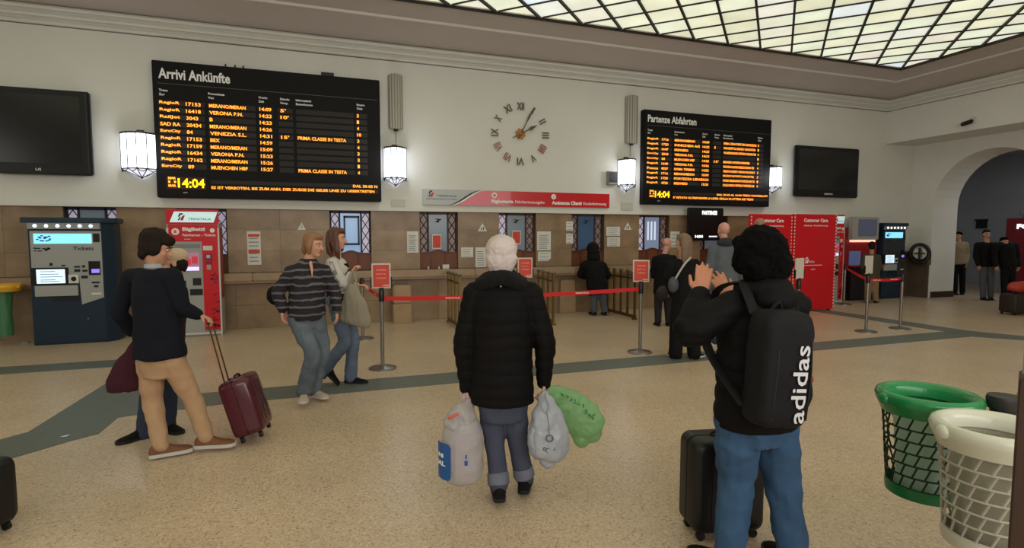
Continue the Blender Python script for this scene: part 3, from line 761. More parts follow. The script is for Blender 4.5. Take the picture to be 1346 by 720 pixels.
def logo(mb_g, mb_r, x, z, h, y, M=None):
    # slanted two-stroke railway emblem
    w_ = h*.55; k = h*.25
    mb_g.prism([(x+k*.2,z+h*.5),(x+k*1.1,z+h),(x+w_*1.3,z+h),(x+w_*1.3-.1*h,z+h*.78),(x+k*1.6,z+h*.78),(x+k*1.2,z+h*.5)], y-.003, y, 'y', M)
    mb_g.prism([(x,z),(x+k*1.0,z+h*.45),(x+k*1.7,z+h*.45),(x+k*.75,z)], y-.003, y, 'y', M)
    mb_r.prism([(x+k*1.9,z+h*.42),(x+k*2.8,z+h*.7),(x+k*3.8,z+h*.7),(x+k*3.2,z+h*.4),(x+k*2.7,z+.0),(x+k*1.3,z),(x+k*1.6,z+h*.2)], y-.003, y, 'y', M)
M_lg = mat('logo_dark_green', (30,60,56), .5); M_lr = mat('logo_red', (205,30,44), .5)
g_, q_ = MB(), MB(); logo(g_, q_, X0+.1, Z0+H_*.5, .12, Yb-.001)
build(g_, 'logo_green_stroke', M_lg, r); build(q_, 'logo_red_stroke', M_lr, r)
t = text(MB(), 'TRENITALIA', X0+.27, X0+.66, Z0+H_*.52, Z0+H_*.64, Yb-.002, .02)
text(t, 'GRUPPO FERROVIE DELLO STATO ITALIANE', X0+.06, X0+.66, Z0+H_*.33, Z0+H_*.42, Yb-.002, .01)
build(t, 'company_lettering', mat('lettering_grey',(90,104,110),.6), r)
def disc(x, z, rr, y, nm, m_, par, root=None, M=None, n=20):
    return build(MB().prism([(x+rr*math.cos(2*PI*i/n), z+rr*math.sin(2*PI*i/n)) for i in range(n)], y-.003, y, 'y', M), nm, m_, par, root=root, world=M is None or True)
W_ = X1-X0
for u, s_ in ((.355,'M'), (.675,'i')):
    d_ = disc(X0+W_*u, Z0+H_*.70, .055, Yb-.007, 'icon_disc', M_txtwhite, r)
    build(text(MB(), s_, X0+W_*u-(.025 if s_=='M' else .008), X0+W_*u+(.025 if s_=='M' else .008), Z0+H_*.61, Z0+H_*.79, Yb-.012, .04), 'icon_symbol', M_lr, d_, root=r)
t = text(MB(), 'Biglietteria', X0+W_*.34, X0+W_*.455, Z0+H_*.14, Z0+H_*.42, Yb-.008, .045)
text(t, 'Fahrkartenausgabe', X0+W_*.465, X0+W_*.625, Z0+H_*.14, Z0+H_*.40, Yb-.008, .01)
text(t, 'Assistenza Clienti', X0+W_*.665, X0+W_*.835, Z0+H_*.16, Z0+H_*.42, Yb-.008, .045)
text(t, 'Kundenbetreuung', X0+W_*.845, X0+W_*.98, Z0+H_*.12, Z0+H_*.38, Yb-.008, .01)
build(t, 'office_lettering', M_txtwhite, r)
# camera on the beam
c = onX(1275, 161, XR-.1)
r = thing('security_camera', 'small dome-headed security camera above the arch', 'camera', (XR, c.y, c.z))
build(MB().box(XR-.05, XR, c.y-.07, c.y+.05, c.z-.02, c.z+.12), 'bracket', mat('plate_grey',(196,192,184)), r, bevel=.01)
build(MB().tube([(XR-.02,c.y,c.z+.04),(XR-.2,c.y+.08,c.z-.03)], .05, n=10), 'camera_body', M_black, r, smooth=True)
# =================================================================== ticket machines
def mk(Yf, px): return rect(Yf, *px)
M_lcd = mat('lcd_blue', (120,205,240), .3, emit=1.1, ecol=(130,210,245))
M_lcdw = mat('lcd_white', (200,225,240), .3, emit=1.0, ecol=(205,228,245))
M_spot = mat('spot_led', (255,255,255), .3, emit=4, ecol=(235,240,255))
def navy_machine(Yf, px, label, depth, full=True, fascia=None):
    """px: left, right (front face), top, base on the front plane"""
    l, rr, top, base = px
    X0, X1, _, _ = rect(Yf, l, 360, rr, 380); Z1 = onY((l+rr)/2, top, Yf).z
    r = thing('ticket_machine', label, 'ticket machine', ((X0+X1)/2, Yf, 0))
    W_ = X1-X0; U = lambda u: X0+W_*u; depth = min(depth, YS-.245-Yf) if X0 < 8 else depth
    ch = W_*.14
    build(MB().prism([(X0,Yf),(X1,Yf),(X1+ch,Yf+ch),(X1+ch,Yf+depth),(X0,Yf+depth)], .0, Z1-.08, 'z'), 'cabinet', M_navy, r, bevel=.008)
    build(MB().prism([(X0-.06,Yf-.07),(X1+.02,Yf-.07),(X1+ch+.05,Yf+ch),(X1+ch+.05,Yf+depth),(X0-.06,Yf+depth)], Z1-.08, Z1, 'z'), 'canopy', mat('canopy_navy',(24,50,66),.4), r, bevel=.01)
    bar = build(MB().box(U(.02), U(.99), Yf-.05, Yf, Z1-.17, Z1-.08), 'light_bar', mat('light_bar_grey',(150,154,156),.3), r)
    for k in range(6): build(MB().cyl((U(.12+.15*k),Yf-.056,Z1-.125),(U(.12+.15*k),Yf-.048,Z1-.125),.022,12), 'spotlight', M_spot, bar, root=r)
    zt = Z1-.20
    # grey fascia: full-width top, deeper on the right with a slanted foot
    fas = MB().prism([(U(.03),zt),(U(.99),zt),(U(.99),.70),(U(.68),.60),(U(.66),1.0),(U(.5),1.0),(U(.5),1.16),(U(.03),1.16)][::-1], Yf-.012, Yf)
    f = build(fas, 'fascia', fascia or M_grey, r)
    build(MB().box(U(.08), U(.86), Yf-.018, Yf-.012, zt-.19, zt-.04), 'header_display', M_lcd, r)
    mb = MB()
    for i in range(14):
        a, b_ = random.random(), random.random(); mb.box(U(.11)+a*.18, U(.11)+a*.18+.03, Yf-.021, Yf-.018, zt-.16+b_*.08, zt-.16+b_*.08+.018)
    build(mb, 'display_pattern', mat('pattern_navy',(30,90,140),.5), r)
    t = text(MB(), 'Tickets', U(.60), U(.88), zt-.29, zt-.235, Yf-.015, .02); build(t, 'tickets_lettering', M_txtdark, r)
    mb = MB()
    for i in range(16):
        a, b_ = random.random(), random.random(); mb.box(U(.07)+a*.2, U(.07)+a*.2+.03, Yf-.016, Yf-.012, zt-.31+b_*.06, zt-.31+b_*.06+.015)
    build(mb, 'operator_emblem', M_txtdark, r)
    # screen bay
    s_ = build(MB().box(U(.02), U(.52), Yf-.035, Yf, .92, 1.17), 'screen_bay', M_black, r, bevel=.008)
    build(MB().box(U(.10), U(.48), Yf-.042, Yf-.035, .935, 1.145), 'touch_screen', M_lcdw, s_, root=r)
    t = MB()
    for i, z in enumerate((1.11,1.07,1.03,.985,.96)): t.box(U(.15), U(.15+.05*(4+i%3)), Yf-.045, Yf-.042, z, z+.008)
    build(t, 'screen_text', mat('screen_text',(60,130,150),.5), s_, root=r)
    build(MB().box(U(.06), U(.64), Yf-.03, Yf, .74, .90), 'shelf_panel', M_grey, r, bevel=.004)
    d_ = build(MB().box(U(.52), U(.655), Yf-.03, Yf, .93, 1.06), 'card_reader_plate', M_white, r)
    build(MB().lathe([(.0,.0),(.035,.0),(.03,.015),(.015,.015),(.012,.004),(0,.004)], (0,0,0), 16, Matrix.Translation((U(.59),Yf-.03,.995)) @ Matrix.Rotation(PI/2,4,'X')), 'contactless_ring', M_dark, d_, root=r)
    build(MB().box(U(.28), U(.63), Yf-.01, Yf+.001, .66, .73), 'ticket_tray', M_dark, r)
    b_ = build(MB().box(U(.80), U(.96), Yf-.022, Yf-.012, 1.05, 1.26), 'payment_terminal', M_black, r)
    build(MB().box(U(.84), U(.95), Yf-.026, Yf-.022, 1.08, 1.14), 'payment_display', mat('violet_display',(130,110,220),.4,emit=1.0,ecol=(140,120,230)), b_, root=r)
    for q, (u0,u1,z0,z1,m_) in enumerate(((.60,.68,1.10,1.14,M_dark),(.71,.78,1.10,1.13,M_dark),(.69,.78,1.0,1.04,M_dark),(.83,.94,.92,.945,M_dark),(.86,.92,.86,.89,M_dark),(.82,.96,.745,.775,M_white),(.27,.31,1.20,1.24,M_dark),(.43,.48,1.19,1.21,M_dark),(.60,.68,1.165,1.19,M_dark),(.71,.75,1.165,1.2,M_dark),(.88,.97,1.55,1.68,M_dark))):
        build(MB().box(U(u0), U(u1), Yf-.018, Yf-.011, z0, z1), 'slot', m_, r)
    build(MB().box(U(.0), U(1.0), Yf-.002, Yf, .02, .03), 'plinth_seam', M_dark, r)
    build(MB().cyl((U(.75),Yf-.006,.38),(U(.75),Yf,.38),.012,8), 'lock', M_steel, r)
    return r
Yn = onZ(90, 452).y
navy_machine(Yn, (40, 137, 286, 453), 'navy ticket machine with lit blue display at the left of the hall', .45)
# debris cable beside it
o = build(MB().tube([(-.02,0,.012),(.06,.03,.012),(.12,-.02,.012),(.2,.01,.02),(.26,.0,.015)], .012, n=6, smooth=3), 'grey_cable', M_steel, loc=tuple(onZ(29,451))); tag(o, 'short loose grey cable on the floor left of the navy ticket machine', 'cable')
# red machine, left
def red_machine(Yf, l, rr, top, label, full=True, tex='Biglietti'):
    X0, X1, _, _ = rect(Yf, l, 350, rr, 370); Z1 = onY((l+rr)/2, top, Yf).z; W_ = X1-X0; U = lambda u: X0+W_*u
    r = thing('ticket_machine', label, 'ticket machine', ((X0+X1)/2, Yf, 0)); dp = min(.42, YS-.245-Yf) if X0 < 8 else min(.42, YF-.01-Yf)
    build(MB().box(X0, X1, Yf+.01, Yf+dp, .0, Z1-.22), 'cabinet', mat('machine_side_grey',(150,150,146),.4), r, bevel=.006)
    build(MB().prism([(X0,Yf),(X1-.0,Yf),(X1-.05,Yf+min(.3,dp)),(X0+.05,Yf+min(.3,dp))], Z1-.24, Z1, 'z'), 'crown', M_red, r, bevel=.01)
    s_ = build(MB().prism([(U(.07),Z1-.21),(U(.90),Z1-.21),(U(.98),Z1-.04),(U(.16),Z1-.04)], Yf-.012, Yf), 'crown_sign', mat('crown_sign_pale',(190,220,220),.4,emit=.5,ecol=(200,235,235)), r)
    g_, q_ = MB(), MB(); logo(g_, q_, U(.22), Z1-.18, .115, Yf-.013)
    build(g_, 'logo_green_stroke', M_lg, s_, root=r); build(q_, 'logo_red_stroke', M_lr, s_, root=r)
    build(text(MB(), 'TRENITALIA', U(.42), U(.86), Z1-.175, Z1-.14, Yf-.016, .01), 'logo_lettering', mat('lettering_grey',(90,104,110)), s_, root=r)
    # red fascia: header band + right column
    build(MB().box(U(.04), U(.97), Yf-.006, Yf+.01, Z1-.52, Z1-.245), 'header_band', M_red, r)
    d_ = disc(U(.17), Z1-.36, .055, Yf-.007, 'icon_disc', M_txtwhite, r)
    build(text(MB(), 'B', U(.145), U(.195), Z1-.385, Z1-.335, Yf-.012, .04), 'icon_symbol', M_lr, d_, root=r)
    d_ = disc(U(.87), Z1-.34, .035, Yf-.007, 'icon_disc', M_txtwhite, r)
    t = text(MB(), tex, U(.30), U(.73), Z1-.365, Z1-.29, Yf-.008, .05); text(t, 'Fahrkarten - Tickets', U(.30), U(.93), Z1-.435, Z1-.395, Yf-.008, .02)
    text(t, 'SELF SERVICE', U(.33), U(.45), Z1-.49, Z1-.475, Yf-.008, .02)
    build(t, 'machine_lettering', M_txtwhite, r)
    build(MB().box(U(.66), U(.97), Yf-.006, Yf+.01, .10, Z1-.52), 'red_column', M_red, r)
    build(MB().box(U(.04), U(.66), Yf-.002, Yf+.01, .06, Z1-.52), 'grey_front', M_grey, r)
    build(MB().box(U(.10), U(.62), Yf-.012, Yf-.002, Z1-.62, Z1-.56), 'top_lip', mat('lip_grey',(128,130,130),.4), r)
    s_ = build(MB().box(U(.16), U(.60), Yf-.016, Yf-.002, Z1-1.0, Z1-.70), 'touch_screen', mat('screen_redblue',(150,100,120),.3,emit=.55,ecol=(170,110,140)), r)
    mb = MB()
    for (a, b_, c, d) in ((.18,.32,.78,.86),(.34,.44,.80,.9),(.46,.57,.76,.88)): mb.box(U(a), U(b_), Yf-.019, Yf-.016, Z1-d, Z1-c)
    build(mb, 'screen_tiles', mat('screen_tile',(190,50,60),.4,emit=.5), s_, root=r)
    build(MB().box(U(.17), U(.59), Yf-.019, Yf-.016, Z1-.99, Z1-.93), 'screen_foot_bar', mat('screen_lilac',(200,200,255),.4,emit=1.0,ecol=(205,205,255)), s_, root=r)
    for (a, b_, c, d) in ((.20,.33,.82,.92),(.46,.62,.84,.96),(.40,.64,.68,.78),(.15,.34,.66,.72)): build(MB().box(U(a), U(b_), Yf-.01, Yf-.001, c, d), 'slot', M_dark, r)
    build(MB().box(U(.68), U(.86), Yf-.012, Yf-.006, Z1-.665, Z1-.59), 'card_label', M_white, r)
    k = build(MB().box(U(.72), U(.84), Yf-.03, Yf-.006, Z1-.88, Z1-.72), 'card_reader', mat('reader_red',(150,30,40),.4), r, bevel=.004)
    build(MB().box(U(.745), U(.815), Yf-.034, Yf-.03, Z1-.79, Z1-.74), 'reader_display', mat('reader_disp',(120,150,180),.4,emit=.3), k, root=r)
    build(MB().box(U(.74), U(.82), Yf-.016, Yf-.006, Z1-.98, Z1-.90), 'keypad', M_grey, r)
    mb = MB()
    for i in range(40):
        z = .12 + random.random()**1.6*.9; x = U(.80+.16*random.random()); q = .012+.02*random.random(); mb.box(x-q, x+q, Yf-.008, Yf-.006, z, z+q)
    o = build(mb, 'dark_red_pattern', mat('pattern_darkred',(130,16,40),.5), r); o['kind'] = 'stuff'
    build(MB().box(U(.0), U(.04), Yf-.014, Yf+.01, .0, Z1-.3).box(U(.97), U(1.0), Yf-.014, Yf+.01, .0, Z1-.3).box(U(.04), U(.97), Yf-.014, Yf+.01, .03, .06), 'white_trim', mat('trim_white',(205,200,196),.4), r)
    mb = MB()
    build(MB().box(X1, X1+.004, Yf+.04, Yf+dp-.03, .62, Z1-.3), 'side_graphic', mat('side_graphic',(150,52,50),.5,var=.6,scale=14), r)
    return r
Yr = YS - .245 - .33          # its back stands against the counter front
red_machine(Yr, 221, 290, 275, 'red ticket machine headed Biglietti behind the man in the navy blazer')
# right group
Ynr = onZ(1170, 392).y
navy_machine(Ynr-.02, (1158, 1187, 293, 390), 'navy ticket machine with a dark slate front at the right end of the hall', .3, fascia=mat('fascia_slate',(52,56,62),.4))
red_machine(onZ(1104,398).y, 1090, 1107.5, 282, 'red ticket machine half hidden behind the red partition panel', tex='Biglietti')
# red service counter with a monitor
Yk = Ynr + .05
X0, X1, Z0, Z1 = rect(Yk, 1110.5, 292, 1154, 392)
r = thing('service_kiosk', 'dark red service kiosk with a grey monitor beside the right navy machine', 'kiosk', ((X0+X1)/2, Yk, 0))
M_dred = mat('kiosk_red', (140,16,26), .45)
build(MB().box(X0, X1, Yk+.05, YF-.01, .0, 1.86), 'back_panel', M_dred, r)
build(MB().box(X0+.1, X1-.05, Yk-.1, Yk+.05, .0, .86), 'desk_body', mat('kiosk_black',(26,14,16),.5), r)
build(MB().box(X0+.05, X1-.0, Yk-.2, Yk+.06, .86, .90), 'desk_top', M_red, r, bevel=.006)
a = rect(Yk-.05, 1120, 285, 1155, 315)
k = build(MB().box(a[0], a[1], Yk-.06, Yk+.05, a[2], a[3]), 'monitor', mat('monitor_frame_grey',(166,164,158),.4), r, bevel=.01)
build(MB().box(a[0]+.2, a[1]-.08, Yk-.066, Yk-.06, a[2]+.09, a[3]-.06), 'monitor_screen', mat('monitor_slate',(70,76,92),.3,emit=.16,ecol=(120,126,150)), k, root=r)
a = rect(Yk-.02, 1120, 313, 1150, 318)
build(MB().box(a[0], a[1], Yk-.03, Yk+.05, a[2], a[3]), 'lit_band', mat('lit_band',(255,190,170),.4,emit=1.5,ecol=(255,170,150)), r)
a = rect(Yk-.02, 1119, 330, 1132, 350)
build(MB().box(a[0], a[1], Yk-.0, Yk+.05, a[2], a[3]), 'small_screen', mat('kiosk_screen',(70,84,120),.3,emit=.3,ecol=(100,118,165)), r)
# =================================================================== red partition panels
Yp = onZ(1080, 408).y
def partition(l, rr, label, Yf, rot=0., full=True):
    X0, X1, _, _ = rect(Yf, l, 340, rr, 350); Zt = onY((l+rr)/2, 281.5, Yf).z; W_ = X1-X0
    r = thing('partition_panel', label, 'partition', (X1, Yf, 0), rotz=rot, group='red partition panels')
    lx = lambda u: -W_*(1-u)
    B_ = lambda mb, n, m_, par=None: build(mb, n, m_, par or r, world=False)
    B_(MB().box(lx(0), 0, 0, .06, .03, Zt), 'board', mat('partition_red',(208,16,32),.35), r)
    mb = MB()
    for x in (lx(0)+.02, -.02):
        for i in range(int(Zt/.07)): mb.box(x-.014, x+.014, -.004, 0, .06+i*.07, .095+i*.07)
    o = B_(mb, 'dotted_edge', mat('dot_white',(225,215,205),.6)); o['kind'] = 'stuff'
    t = text(MB(), 'Customer Care', lx(.22), lx(.78), Zt-.17, Zt-.09, -.004, .04)
    text(t, 'Assistenza - Kundenbetreuung', lx(.22), lx(.78), Zt-.27, Zt-.225, -.004, .02)
    B_(t, 'care_lettering', M_txtwhite)
    if full:
        g_ = MB(); logo(g_, g_, lx(.27), 1.05, .13, -.002); B_(g_, 'emblem', M_txtwhite)
        t = text(MB(), 'TRENITALIA', lx(.36), lx(.5), 1.06, 1.10, -.004, .02); t.box(lx(.24), lx(.68), -.004, 0, 1.0, 1.012); text(t, 'GRUPPO FS', lx(.42), lx(.52), .9, .93, -.004, .02); B_(t, 'foot_lettering', M_txtwhite)
    for x in (lx(.1), lx(.9)): B_(MB().box(x-.03, x+.03, -.0, .06, 0, .03), 'foot', M_dark)
    return r
partition(1042, 1098, 'red partition panel nearer the machines, headed Customer Care', Yp)
X1p = rect(Yp, 1042, 340, 1098, 350)[0]
partition(985, 1040, 'red partition panel behind the bald men, headed Customer Care', Yp+.05)
# hanging departures screen
Ym = YF - .3; X0, X1, Z0, Z1 = rect(Ym, 906, 273, 951, 316)
r = thing('departures_screen', 'small black screen headed PARTENZE below the departures board', 'screen', ((X0+X1)/2, YF, Z0))
build(MB().box(X0, X1, Ym, Ym+.1, Z0, Z1), 'housing', M_black, r, bevel=.012)
build(MB().box((X0+X1)/2-.1, (X0+X1)/2+.1, Ym+.09, YS, (Z0+Z1)/2-.05, (Z0+Z1)/2+.15), 'wall_arm', M_blackmat, r)
W_, H_ = X1-X0, Z1-Z0
t = text(MB(), 'PARTENZE', X0+W_*.36, X0+W_*.80, Z1-H_*.21, Z1-H_*.09, Ym-.003, .05)
text(t, '14:04', X0+W_*.17, X0+W_*.40, Z0+H_*.08, Z0+H_*.17, Ym-.003, .05); text(t, 'BINARIO', X0+W_*.58, X0+W_*.82, Z0+H_*.10, Z0+H_*.145, Ym-.003, .03)
build(t, 'screen_lettering', M_glowwhite, r)
# =================================================================== stanchions, belts, railings, blocks
M_belt = mat('belt_red', (206,24,30), .6)
def stanchion(px, py, label, h=.98):
    p = onZ(px, py); r = thing('belt_post', label, 'barrier post', (p.x, p.y, 0), group='chrome belt barrier posts')
    build(MB().lathe([(.0,0),(.17,0),(.17,.012),(.15,.022),(.05,.034),(.03,.045),(.0,.045)], n=32), 'base', M_steel, r, world=False, smooth=True)
    build(MB().lathe([(.0,.03),(.024,.03),(.024,h-.12),(.0,h-.12)], n=16), 'pole', M_steel, r, world=False, smooth=True)
    build(MB().lathe([(.0,h-.14),(.034,h-.14),(.034,h-.02),(.028,h),(.0,h)], n=16), 'belt_head', M_black, r, world=False, smooth=True)
    return r, Vector((p.x, p.y, 0))
sA, pA = stanchion(503, 484, 'chrome belt post nearest the two women, with a red sign on top')
sB, pB = stanchion(841, 463, 'chrome belt post in front of the long-haired woman, with a red sign on top')
sC, pC = stanchion(1138, 436, 'chrome belt post right of the red partition, white sign seen edge-on')
sD, pD = stanchion(1183, 432, 'chrome belt post farthest right, without a sign')
sE, pE = stanchion(477, 445, 'chrome belt post further back, behind the grey tote bag')
sF, pF = stanchion(1047, 452, 'chrome belt post hidden behind the man with the backpack, white sign edge-on')
sG, pG = stanchion(690, 449, 'chrome belt post standing beyond the white-haired woman, red sign on top')
sH, pH = stanchion(1109, 400, 'slim chrome belt post at the edge of the red partition')
def belt(a, b_, za, zb_, label, sag=.02):
    r = bpy.data.objects.new('x', None); bpy.data.objects.remove(r)
    n = 12; d = (b_-a); nr = Vector((-d.y, d.x, 0)).normalized()*.002; mb = MB(); hh = .026
    for i in range(n):
        t0, t1 = i/n, (i+1)/n
        P = []
        for t in (t0, t1):
            c = a.lerp(b_, t); z = za + (zb_-za)*t - sag*4*t*(1-t); P.append(Vector((c.x, c.y, z)))
        p, q = P; H = Vector((0,0,hh))
        mb.add([p-nr-H, q-nr-H, q+nr-H, p+nr-H, p-nr+H, q-nr+H, q+nr+H, p+nr+H], [(0,3,2,1),(4,5,6,7),(0,1,5,4),(1,2,6,5),(2,3,7,6),(3,0,4,7)])
    mid = (a+b_)/2; mid.z = 0
    r = thing('barrier_belt', label, 'belt', (mid.x, mid.y, .85)); build(mb, 'webbing', M_belt, r)
    for t, tx in ((.5,'FS'),):
        c = a.lerp(b_, .25); dd = d.normalized(); ang = math.atan2(dd.y, dd.x)
        for tt in (.25, .75):
            c = a.lerp(b_, tt); z = za + (zb_-za)*tt - sag*4*tt*(1-tt)
            M4 = Matrix.Translation((c.x, c.y, z)) @ Matrix.Rotation(ang, 4, 'Z')
            build(text(MB(), 'TRENITALIA', -.1, .1, -.009, .009, -.004, .02, M4), 'belt_lettering', M_txtwhite, r)
    return r
belt(pA, pB, .875, .905, 'long red belt between the two signed posts, passing behind the white-haired woman', .035)
belt(pE, pA, .9, .89, 'short red belt running back from the left signed post')
belt(pC, pD, .9, .9, 'short red belt between the two right-hand posts')
belt(pH, pC, .9, .9, 'red belt from the partition edge to the post with the edge-on sign')
def signframe(post, pt, px, label, face=0., text_=True, z0=None):
    # frame 0.23 x 0.32 standing on a post head, turned by face about z
    h = .98
    r = thing('sign_frame', label, 'sign', (pt.x, pt.y, h), rotz=face, group='portrait sign frames on belt posts')
    w_, hh = .115, .30
    build(MB().box(-w_, w_, -.006, .012, .02, hh+.03), 'frame', mat('frame_pale',(206,198,188),.5), r, world=False, bevel=.004)
    build(MB().box(-w_+.018, w_-.018, -.010, -.006, .04, hh+.012), 'red_sheet', M_redsign, r, world=False)
    t = MB()
    for s_, z in (('ATTENDERE',.25), ('QUI IL',.20), ('TURNO',.15)): text(t, s_, -.06, .06, z-.012, z+.008, -.0115, .02)
    t.box(.02, w_-.018, -.0125, -.0105, .05, .065)
    build(t, 'sign_lettering', mat('sign_pale_print',(240,170,150),.6), r, world=False)
    for s_ in (-1, 1): build(MB().box(s_*(w_+.008)-.008, s_*(w_+.008)+.008, -.012, .016, .03, .16), 'clip', M_black, r, world=False)
    build(MB().box(-.03, .03, -.012, .014, -.01, .03), 'socket', M_black, r, world=False)
    return r
signframe(sA, pA, None, 'red sign in a pale frame on the post nearest the two women', -.1)
signframe(sB, pB, None, 'red sign in a double white frame on the post before the long-haired woman', -.4)
signframe(sG, pG, None, 'red sign in a white frame partly behind the white-haired woman', -.25)
signframe(sC, pC, None, 'white-edged sign seen nearly edge-on on the post right of the partition', math.radians(190))
signframe(sF, pF, None, 'white-edged sign seen nearly edge-on in front of the red partition', math.radians(195))
# brass queue railings reaching out from the counter
def railing(fx, fy, bx, by, label, n=4):
    a, b_ = onZ(fx, fy), onZ(bx, by); a.z = b_.z = 0; d = (b_-a)
    r = thing('brass_railing', label, 'railing', tuple((a+b_)/2), group='brass railings before the counter')
    H = .93
    for i in range(n):
        c = a + d*(i/(n-1)); mb = MB().box(c.x-.02, c.x+.02, c.y-.02, c.y+.02, .03, H)
        build(mb, 'upright', M_brass, r, bevel=.004)
        build(MB().lathe([(0,0),(.038,0),(.044,.025),(.03,.045),(0,.05)], (c.x, c.y, H), 12), 'knob', mat('knob_dull',(110,100,76),.4,.7), r, smooth=True)
    dd = d.normalized(); nr = Vector((-dd.y, dd.x, 0))*.018
    for z0, z1 in ((.03,.09), (.80,.83)):
        e = [a-nr-dd*.04, a+nr-dd*.04, b_+nr+dd*.04, b_-nr+dd*.04]
        build(MB().prism([(p.x, p.y) for p in e], z0, z1, 'z'), 'rail', M_brass, r)
    for c in (a, b_): build(MB().box(c.x-.04, c.x+.04, c.y-.04, c.y+.04, 0, .03), 'foot', M_brass, r)
    return r
railing(604, 432.5, 590, 423, 'brass queue railing just left of the white-haired woman', 4)
railing(727, 427, 708, 417.5, 'brass queue railing just right of the white-haired woman', 4)
railing(834, 420, 799, 410.5, 'brass queue railing left of the middle signed post', 5)
M_block = mat('block_stone', (166,138,106), .45, var=.12, scale=5)
for px, lb in (((517,371,541,425), 'pale stone pedestal under the counter left of the white-haired woman'), ((736,363,757,411), 'pale stone pedestal under the counter right of the white-haired woman')):
    p = onZ((px[0]+px[2])/2, px[3]); X0, X1, Z0, Z1 = rect(p.y, *px)
    r = thing('stone_pedestal', lb, 'pedestal', (p.x, p.y, 0), group='stone pedestals')
    build(MB().box(X0, X1, p.y, YS-.02, 0, .37), 'stone_block', M_block, r, bevel=.008)
    build(MB().box(X0+.005, X1-.005, p.y+.01, YS-.02, .374, .72), 'stone_block', M_block, r, bevel=.02)
# small things on the counter sills
for k, px, lb, sz in ((3, (586,351), 'small white card on the sill of the window left of the white-haired woman', (.13,.08)),
                   (3, (577,353), 'tiny cream bottle on the sill, left of a white card', (.035,.05)),
                   (3, (563,354), 'tiny cream cup on the sill under the left poster window', (.035,.04)),):
    p = onY(px[0], px[1], YS+.02)
    if sz[0] > .1:
        o = build(MB().box(-sz[0]/2, sz[0]/2, -.01, .01, 0, sz[1]), 'desk_card', M_white, loc=(p.x, YS+.02, .996)); tag(o, lb, 'card')
    else:
        o = build(MB().lathe([(0,0),(.018,0),(.018,.03),(.008,.04),(.008,.055),(0,.055)], n=10), 'sill_bottle', mat('cream',(220,205,180),.5), loc=(p.x, YS+.02, .996)); tag(o, lb, 'bottle')
# steering-wheel-like defibrillator ring on the wainscot
c = onY(1209, 333, YF-.12)
r = thing('round_wall_unit', 'round black and pale unit standing on the brown stone wainscot by the arch', 'wall unit', (XA-.2, 10.2, 1.3))
Mr = Matrix.Translation((c.x-.25, YF-.2, 1.22)) @ Matrix.Rotation(PI/2, 4, 'X')
c = onX(1209, 333, XA-.22)
Mr = Matrix.Translation((c.x, c.y, c.z)) @ Matrix.Rotation(math.radians(-62), 4, 'Z') @ Matrix.Rotation(PI/2, 4, 'X')
mb = MB(); n = 28
ring = [(.20*math.cos(2*PI*i/n), .24*math.sin(2*PI*i/n), 0) for i in range(n+1)]
build(MB().tube([Mr @ Vector(p) for p in ring], .045, n=8, cap=False), 'black_ring', M_black, r, smooth=True)
build(MB().lathe([(0,-.03),(.15,-.03),(.15,.0),(.1,.02),(0,.02)], n=20, M=Mr), 'pale_face', mat('unit_pale',(188,190,180),.5), r, smooth=True)
build(MB().box(-.03,.03,-.15,.15,.02,.04, Mr).box(-.12,.12,-.02,.02,.02,.04, Mr), 'dark_mark', M_dark, r)
build(MB().box(c.x-.0, XA, c.y-.06, c.y+.06, c.z-.1, c.z+.1), 'bracket', M_dark, r)
# FOTO booth and sign beyond the arch
r = thing('photo_booth', 'dark red photo booth lettered FOTO beyond the arch', 'photo booth', (18.6, 8.2, 0))
bx = onX(1323, 287, 18.4)
build(MB().box(18.4, 20.0, bx.y-1.7, bx.y, 0, bx.z), 'cabin', mat('booth_red',(120,26,32),.5), r, bevel=.01)
Mf = Matrix.Translation((18.4, bx.y-.12, 0)) @ Matrix.Rotation(-PI/2, 4, 'Z')
build(text(MB(), 'FOTO', .14, .78, bx.z-.30, bx.z-.16, -.006, .05, Mf), 'booth_lettering', M_glowwhite, r)
build(MB().box(18.39, 18.4, bx.y-1.5, bx.y-.8, .1, 1.7), 'curtain', mat('curtain_grey',(50,46,50),.8), r)
build(MB().box(18.5, 19.6, bx.y-1.5, bx.y-.2, bx.z, bx.z+.35), 'roof_box', mat('roof_box_grey',(120,124,128),.6), r, bevel=.08)
c = onX(1290.5, 294, 20.98)
r = thing('wall_board', 'small dark notice on the grey wall beyond the arch', 'sign', (20.98, c.y, c.z-.12))
build(MB().box(20.96, 20.99, c.y-.16, c.y+.16, c.z-.15, c.z+.15), 'plate', M_dark, r)
build(MB().box(20.94, 20.96, c.y-.2, c.y+.2, c.z+.1, c.z+.15), 'top_bar', M_dark, r)
M_spill = None
